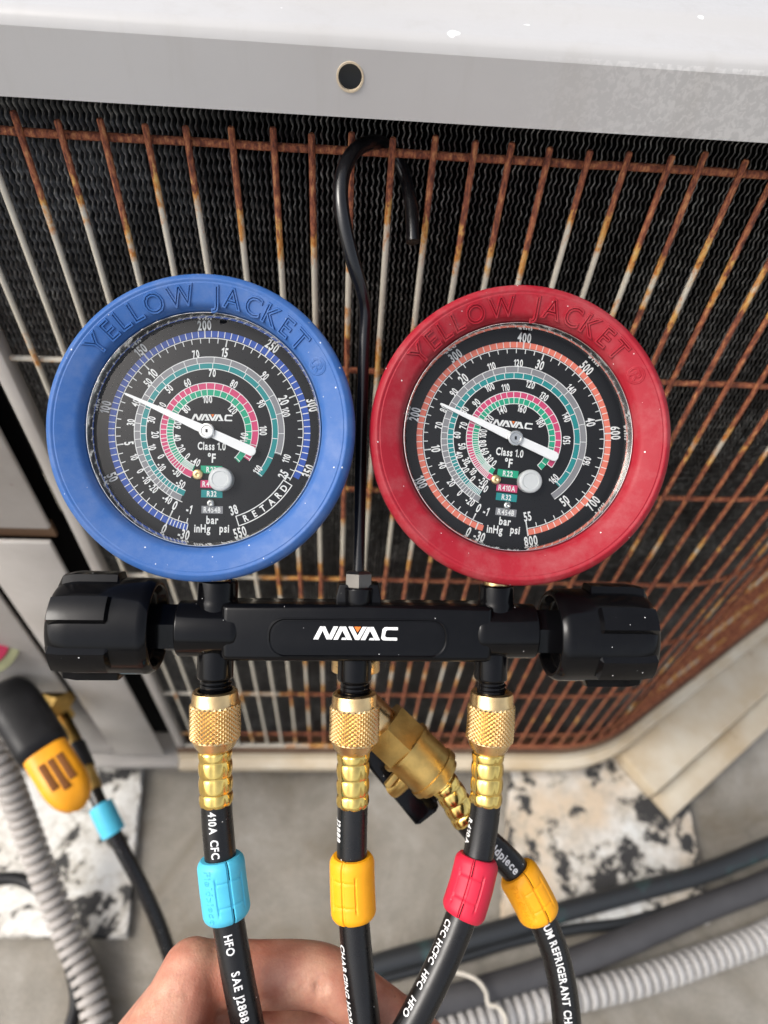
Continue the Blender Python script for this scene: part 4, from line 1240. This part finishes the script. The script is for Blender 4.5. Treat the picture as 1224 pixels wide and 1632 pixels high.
def collar(t, path, s0, s1, R, rin, mat, seam, lettering=None, notch=True):
    """split clip-on collar with a notch at both ends of its seam and two shallow side grooves"""
    L = s1 - s0
    na = 144
    st = [s0, s0 + 0.0004, s0 + 0.0012, s0 + 0.0022] + list(np.linspace(s0 + 0.0035, s1 - 0.0035, 26)) + [s1 - 0.0022, s1 - 0.0012, s1 - 0.0004, s1]
    V, Fc = [], []
    def rr(s, a):
        e = min(s - s0, s1 - s)
        k = 1 - 0.16 * max(0, 1 - e / 0.0024) ** 2
        r = R * k
        d = (math.degrees(a) - seam + 180) % 360 - 180
        u = (s - s0) / L
        if abs(d) < 3.0: r -= 0.0005
        for q in (-34, 34):
            if abs(d - q) < 2.6 and 0.22 < u < 0.80: r -= 0.00035
        if abs(d) < 34 and (abs(u - 0.30) < 0.012 or abs(u - 0.70) < 0.012): r -= 0.0003
        return r
    A = [rad(seam + 360 * i / na) for i in range(na)]
    for s in st:
        p, T, nn, b = path.at(s)
        for a in A:
            r = rr(s, a); V.append(p + nn * r * math.cos(a) + b * r * math.sin(a))
    m = len(st)
    for j in range(m - 1):
        u = ((st[j] + st[j + 1]) / 2 - s0) / L
        for i in range(na):
            if notch and i in (na - 1,) and (u < 0.28 or u > 0.74): continue
            i2 = (i + 1) % na
            Fc.append((j * na + i, j * na + i2, (j + 1) * na + i2, (j + 1) * na + i))
    # ends down to the hose
    for s, rim, flip in ((s0, 0, True), (s1, (m - 1) * na, False)):
        p, T, nn, b = path.at(s)
        n0 = len(V)
        for a in A: V.append(p + nn * rin * math.cos(a) + b * rin * math.sin(a))
        for i in range(na - 1):
            i2 = i + 1
            q = (rim + i, rim + i2, n0 + i2, n0 + i)
            Fc.append(q[::-1] if flip is False else q[::-1])
    o = obj('collar', (V, Fc), mat, t, angle=40)
    # inner sleeve edge along the notch
    if lettering:
        phi, s_mid, h, txt = lettering
        obj('moulded_lettering', on_tube(path, txt, (s0 + s1) / 2, h, R + 0.00002, phi, xs=0.95, kind='line', direction=1), mat, o, angle=60)
    return o
def on_tube(path, txt, s_mid, h, R, phi, xs=0.8, kind='fill', direction=1, lift=0.0):
    """lettering running along a hose; direction 1 reads down the hose"""
    v, f, w = text(txt, h, xs, kind=kind)
    if kind == 'fill':
        bm = bmesh.new()
        vs = [bm.verts.new(p) for p in v]
        for q in f:
            try: bm.faces.new([vs[i] for i in q])
            except ValueError: pass
        for c in (-0.33, -0.11, 0.11, 0.33):
            bmesh.ops.bisect_plane(bm, geom=bm.verts[:] + bm.edges[:] + bm.faces[:], plane_co=(0, c * h, 0), plane_no=(0, 1, 0))
        v, f = from_bm(bm)
    V = []
    for x, y, z in v:
        p, T, nn, b = path.at(s_mid + x * direction)
        a = rad(phi) - direction * y / R
        r = R + lift + max(0.0, z)
        V.append(p + nn * r * math.cos(a) + b * r * math.sin(a))
    return V, f
HR = 0.0053
def hose(name_label, pts, cut, nutR, mat, seam, coll, prints, collR, letter=None, group=None, ferr_phase=0.2, hr=HR, notch=True):
    path = Path([C(*p) for p in pts], 16)
    t = thing('charging_hose', name_label, 'hose', path.p[0], group=None)
    sN0, sN1, sF1 = [path.near(*q) for q in cut]
    if nutR:
        knurled_nut(t, path, sN0, sN1, nutR)
    ferrule(t, path, sN1 - 0.001, sF1, hr * 1.10, ferr_phase)
    tb = obj('hose_tube', tube(path, hr, 36, sF1 - 0.004, path.len, step=0.002), 'black_hose', t)
    s0, s1 = [path.near(*q) for q in coll]
    collar(t, path, s0, s1, collR, hr, mat, seam, letter, notch)
    for (txt, px, py, phi, h, di) in prints:
        obj('printed_lettering', on_tube(path, txt, path.near(px, py), h, hr, phi, 0.85, direction=di, lift=0.00012), 'hose_print', tb, smooth=False)
    return t, path
hose('black hose with light blue collar on the manifold\'s left port', [(343, 1096, .2245), (343, 1150, .2245), (343, 1200, .2245), (345, 1283, .2240), (349, 1340, .2230), (356, 1410, .2215), (366, 1480, .2200), (380, 1560, .2180), (396, 1640, .2165), (412, 1730, .2155), (425, 1850, .2150)],
     [(343, 1100), (343, 1197), (345, 1285)], 0.0088, 'collar_blue', -15, [(351, 1365), (361, 1461)],
     [('410A', 339, 1303, 18, 0.0026, 1), ('CFC', 348, 1345, 17, 0.0026, 1), ('HFO', 370, 1496, 10, 0.0026, 1), ('SAE J2888', 385, 1576, 6, 0.0026, 1), ('SA', 396, 1636, 8, 0.0026, 1)], 0.0079, (38, 0, 0.0025, 'Fieldpiece'))
hose('black hose with yellow collar on the manifold\'s centre port, straight down', [(565, 1100, .229), (565, 1150, .229), (563, 1200, .229), (562, 1285, .2285), (561, 1350, .228), (562, 1420, .227), (566, 1490, .225), (573, 1560, .223), (583, 1640, .221), (594, 1730, .220), (605, 1850, .220)],
     [(565, 1104), (564, 1199), (562, 1287)], 0.0089, 'collar_yellow', 26, [(561, 1362), (563, 1462)],
     [('J2888', 545, 1318, 62, 0.0024, 1), ('CHARGING HOSE', 560, 1560, 62, 0.0024, 1)], 0.0078, notch=False)
hose('black hose with red collar on the manifold\'s right port', [(784, 1098, .2335), (782, 1150, .2335), (778, 1200, .2335), (774, 1282, .2325), (766, 1340, .231), (755, 1395, .2285), (742, 1440, .226), (722, 1495, .223), (692, 1562, .219), (652, 1640, .215), (600, 1730, .212), (560, 1800, .211)],
     [(784, 1102), (779, 1199), (774, 1284)], 0.0086, 'collar_red', 6, [(762, 1366), (740, 1461)],
     [('R410A', 750, 1322, 60, 0.0024, 1), ('CFC', 727, 1486, 40, 0.0024, 1), ('HCFC', 711, 1524, 40, 0.0024, 1), ('HFC', 690, 1567, 38, 0.0024, 1), ('HFO', 668, 1610, 36, 0.0024, 1)], 0.0076)
t4, p4 = hose('black hose with brass ball valve and yellow collar slanting behind the red-collared hose', [(697, 1238, .252), (712, 1255, .252), (728, 1280, .252), (744, 1306, .252), (772, 1338, .251), (798, 1362, .250), (822, 1388, .249), (846, 1428, .248), (867, 1472, .247), (885, 1520, .246), (897, 1575, .245), (904, 1640, .244), (906, 1730, .243), (900, 1850, .243)],
     [(697, 1238), (706, 1250), (745, 1308)], None, 'collar_yellow', -16, [(822, 1389), (862, 1462)],
     [('Fieldpiece', 796, 1356, -2, 0.0030, 1), ('PREMIUM REFRIGERANT CHARGING', 893, 1545, -6, 0.0027, 1)], 0.0080, (32, 0, 0.0025, 'Fieldpiece'))
def ball_valve():
    def vp(x, y, d=.252): return C(x, y, d)
    ax = Path([vp(578, 1124), vp(602, 1147), vp(614, 1159), vp(655, 1198), vp(697, 1238), vp(706, 1248)])
    s = lambda x, y: ax.near(x, y)
    tv = t4
    sA, sB, sC = s(610, 1155), s(645, 1189), s(697, 1238)
    hexn = tube(ax, lambda q, a: 0.0112, 6, sA, sB, stations=[sA, sA + 0.0005, sB])
    valve = obj('valve_body', tube(ax, lambda q, a: (0.0112 if q < sB + 0.0012 else 0.0103) if q < sC - 0.0035 else 0.0109 if q < sC - 0.0008 else 0.0092, 32, stations=[sB - 0.0002, sB, sB + 0.0011, sB + 0.0013, (sB + sC) / 2, sC - 0.0036, sC - 0.0034, sC - 0.0009, sC - 0.0007, sC + 0.0012]), 'brass_valve', tv, angle=30)
    obj('hex_end', hexn, 'brass_valve', valve, smooth=False)
    obj('valve_inlet', tube(ax, 0.0068, 20, 0.0, sA + 0.001), 'brass_nut', valve)
    # stem and lever behind the body
    m = ax.at((sB + sC) / 2)
    p, T, n, b = m
    side = b if b.dot(Uv) < 0 else -b         # towards lower left of the picture
    stem = Path([p - n * 0.002 + side * 0.008, p - n * 0.004 + side * 0.0125, p - n * 0.006 + side * 0.015])
    obj('stem', tube(stem, 0.0036, 16), 'brass_valve', valve)
    obj('stop_tab', xf(box(-0.0012, 0.0012, -0.004, 0.004, -0.0016, 0.0016, 0.0004), Matrix.Translation(p - n * 0.001 + side * 0.0118 - T * 0.004) @ Matrix((T.to_tuple() + (0,), side.to_tuple() + (0,), n.to_tuple() + (0,), (0, 0, 0, 1))).transposed()), 'brass_valve', valve)
    c = C(636, 1246, .266)
    d0 = (C(672, 1288, .266) - C(588, 1192, .266)); Ld = d0.length; d0.normalize()
    nn = (CAM_POS - c); nn = (nn - d0 * nn.dot(d0)).normalized(); bb = nn.cross(d0)
    Ml = Matrix(((d0.x, bb.x, nn.x, c.x), (d0.y, bb.y, nn.y, c.y), (d0.z, bb.z, nn.z, c.z), (0, 0, 0, 1)))
    hw = 0.0062
    poly = [(-0.022, -hw * .8), (0.0165, -hw), (0.0178, -hw * .75), (0.0190, hw * .55), (0.0182, hw * .9), (0.0165, hw), (-0.022, hw * .8)]
    obj('lever', xf(prism(poly, -0.0026, 0.0022, 0.0012), Ml), 'black_plastic', valve, angle=30)
    obj('lever_cheek', xf(box(-0.02, 0.015, hw - 0.0012, hw + 0.0006, -0.0024, 0.0058, 0.0008), Ml), 'black_plastic', valve)
ball_valve()

# =================================================================== the hand
def build_person():
    t = thing('person', 'bare left hand reaching in from the lower left, fingers behind the hoses', 'person', C(200, 1900, 0.25))
    def P(x, y, d): return C(x, y, d)
    mm = 0.001
    chains = [
        # index: knuckle, middle joint, last joint, tip
        ([(312, 1556, .2345), (405, 1553, .2390), (512, 1557, .2405), (590, 1604, .2385), (662, 1655, .2350), (712, 1690, .232)], [11.6, 11.0, 10.9, 9.9, 9.2, 7.4]),
        # middle, ring, little
        ([(318, 1640, .2370), (420, 1651, .2420), (530, 1652, .2435), (610, 1700, .2400), (690, 1760, .235), (720, 1790, .231)], [12.0, 11.2, 11.0, 10.0, 9.2, 7.5]),
        ([(300, 1735, .2400), (410, 1748, .2450), (505, 1752, .2455), (590, 1800, .2410), (655, 1850, .236)], [11.6, 10.8, 10.4, 9.4, 7.5]),
        ([(280, 1830, .2420), (380, 1845, .2460), (455, 1852, .2460), (530, 1890, .2420), (570, 1920, .238)], [10.6, 9.4, 9.0, 8.2, 6.6]),
        # thumb: from the wrist along the near side, closing in front below the frame
        ([(110, 1860, .2300), (200, 1760, .2160), (300, 1722, .2080), (390, 1742, .2030), (452, 1768, .2020)], [19, 15.0, 12.0, 11.0, 8.4]),
        # skin between thumb and index
        ([(306, 1550, .2330), (285, 1606, .2265), (255, 1672, .2205), (215, 1750, .2190)], [11.2, 13.0, 15.5, 16.0]),
        ([(330, 1600, .2370), (318, 1660, .2330), (270, 1720, .2310)], [9.6, 13.0, 15.0]),
        # palm
        ([(300, 1580, .2390), (160, 1800, .2480)], [12.5, 20]), ([(300, 1660, .2430), (140, 1850, .2500)], [13, 20]),
        ([(290, 1740, .2450), (130, 1900, .2520)], [13, 19]), ([(270, 1825, .2460), (110, 1950, .2530)], [12, 18]),
        # wrist and forearm
        ([(150, 1850, .2470), (40, 2020, .2620), (-120, 2260, .2950), (-330, 2560, .34)], [24, 24, 29, 36]),
        ([(120, 1930, .2500), (10, 2090, .2650), (-160, 2330, .2980)], [20, 21, 26]),
    ]
    V, Fc = [], []
    for pts, rs in chains:
        pth = Path([P(*q) for q in pts], 8)
        # arclength at each control point
        ks = [0.0]
        for i in range(1, len(pts)): ks.append(pth.s[min(len(pth.s) - 1, 8 * i)])
        def rf(s, a): return float(np.interp(s, ks, rs)) * mm
        v, f = tube(pth, rf, 20, step=0.003)
        for end, r in ((0.0, rs[0]), (pth.len, rs[-1])):
            p, T, n, b = pth.at(end)
            bv, bf = ball(p, r * mm, 20, 12)
            v, f = join((v, f), (bv, bf))
        n0 = len(V); V += [tuple(p) for p in v]; Fc += [tuple(i + n0 for i in q) for q in f]
    tmp = bpy.data.meshes.new('tmp'); tmp.from_pydata(V, [], Fc); tmp.update()
    o = bpy.data.objects.new('tmp', tmp); COL.objects.link(o)
    m = o.modifiers.new('r', 'REMESH'); m.mode = 'VOXEL'; m.voxel_size = 0.0011; m.use_smooth_shade = True
    sm = o.modifiers.new('s', 'SMOOTH'); sm.factor = 0.5; sm.iterations = 7
    dg = bpy.context.evaluated_depsgraph_get(); dg.update()
    me = o.evaluated_get(dg).to_mesh()
    v = np.array([tuple(p.co) for p in me.vertices]); f = [tuple(p.vertices) for p in me.polygons]
    nrm = np.array([tuple(p.normal) for p in me.vertices])
    o.evaluated_get(dg).to_mesh_clear()
    bpy.data.objects.remove(o); bpy.data.meshes.remove(tmp)
    # creases: (polyline in the picture, depth, width)
    def crease(pts, dep, wid):
        L = [np.array(C(x, y, d)) for x, y, d in pts]
        best = np.full(len(v), 9.0)
        for a, b in zip(L, L[1:]):
            ab = b - a
            tt = np.clip(((v - a) @ ab) / (ab @ ab), 0, 1)
            best = np.minimum(best, np.linalg.norm(v - a - tt[:, None] * ab, axis=1))
        k = dep * np.exp(-(best / wid) ** 2)
        v[:] = v - nrm * k[:, None]
    crease([(506, 1512, .232), (508, 1550, .229), (504, 1596, .232)], 0.0015, 0.0012)
    crease([(516, 1512, .232), (519, 1550, .229), (514, 1596, .232)], 0.0010, 0.0009)
    crease([(590, 1565, .232), (580, 1600, .229), (566, 1640, .232)], 0.0005, 0.0010)
    crease([(332, 1530, .225), (345, 1562, .224), (362, 1604, .222), (372, 1650, .222)], 0.0030, 0.0021)
    crease([(318, 1555, .222), (335, 1600, .218), (348, 1650, .216)], 0.0006, 0.0010)
    crease([(352, 1530, .228), (372, 1572, .227), (388, 1630, .226)], 0.0007, 0.0011)
    for k in range(9):
        x = 300 - 11 * k + random.uniform(-3, 3); y = 1546 + 9 * k
        crease([(x + 6, y - 14, .2225 - .0006 * k), (x + 2 + random.uniform(-4, 4), y + 24, .2205 - .0006 * k), (x - 4, y + 70, .2180 - .0006 * k)], 0.00040, 0.0007)
    for k in range(7):
        x = 440 + 38 * k + random.uniform(-9, 9); y0 = 1515 if x < 530 else 1515 + (x - 530) * 0.6
        crease([(x, y0, .230), (x + random.uniform(-6, 6), y0 + 35, .2285), (x - 4, y0 + 75, .231)], 0.00035, 0.0008)
    obj('hand', (v, f), 'skin', t, angle=180)
build_person()
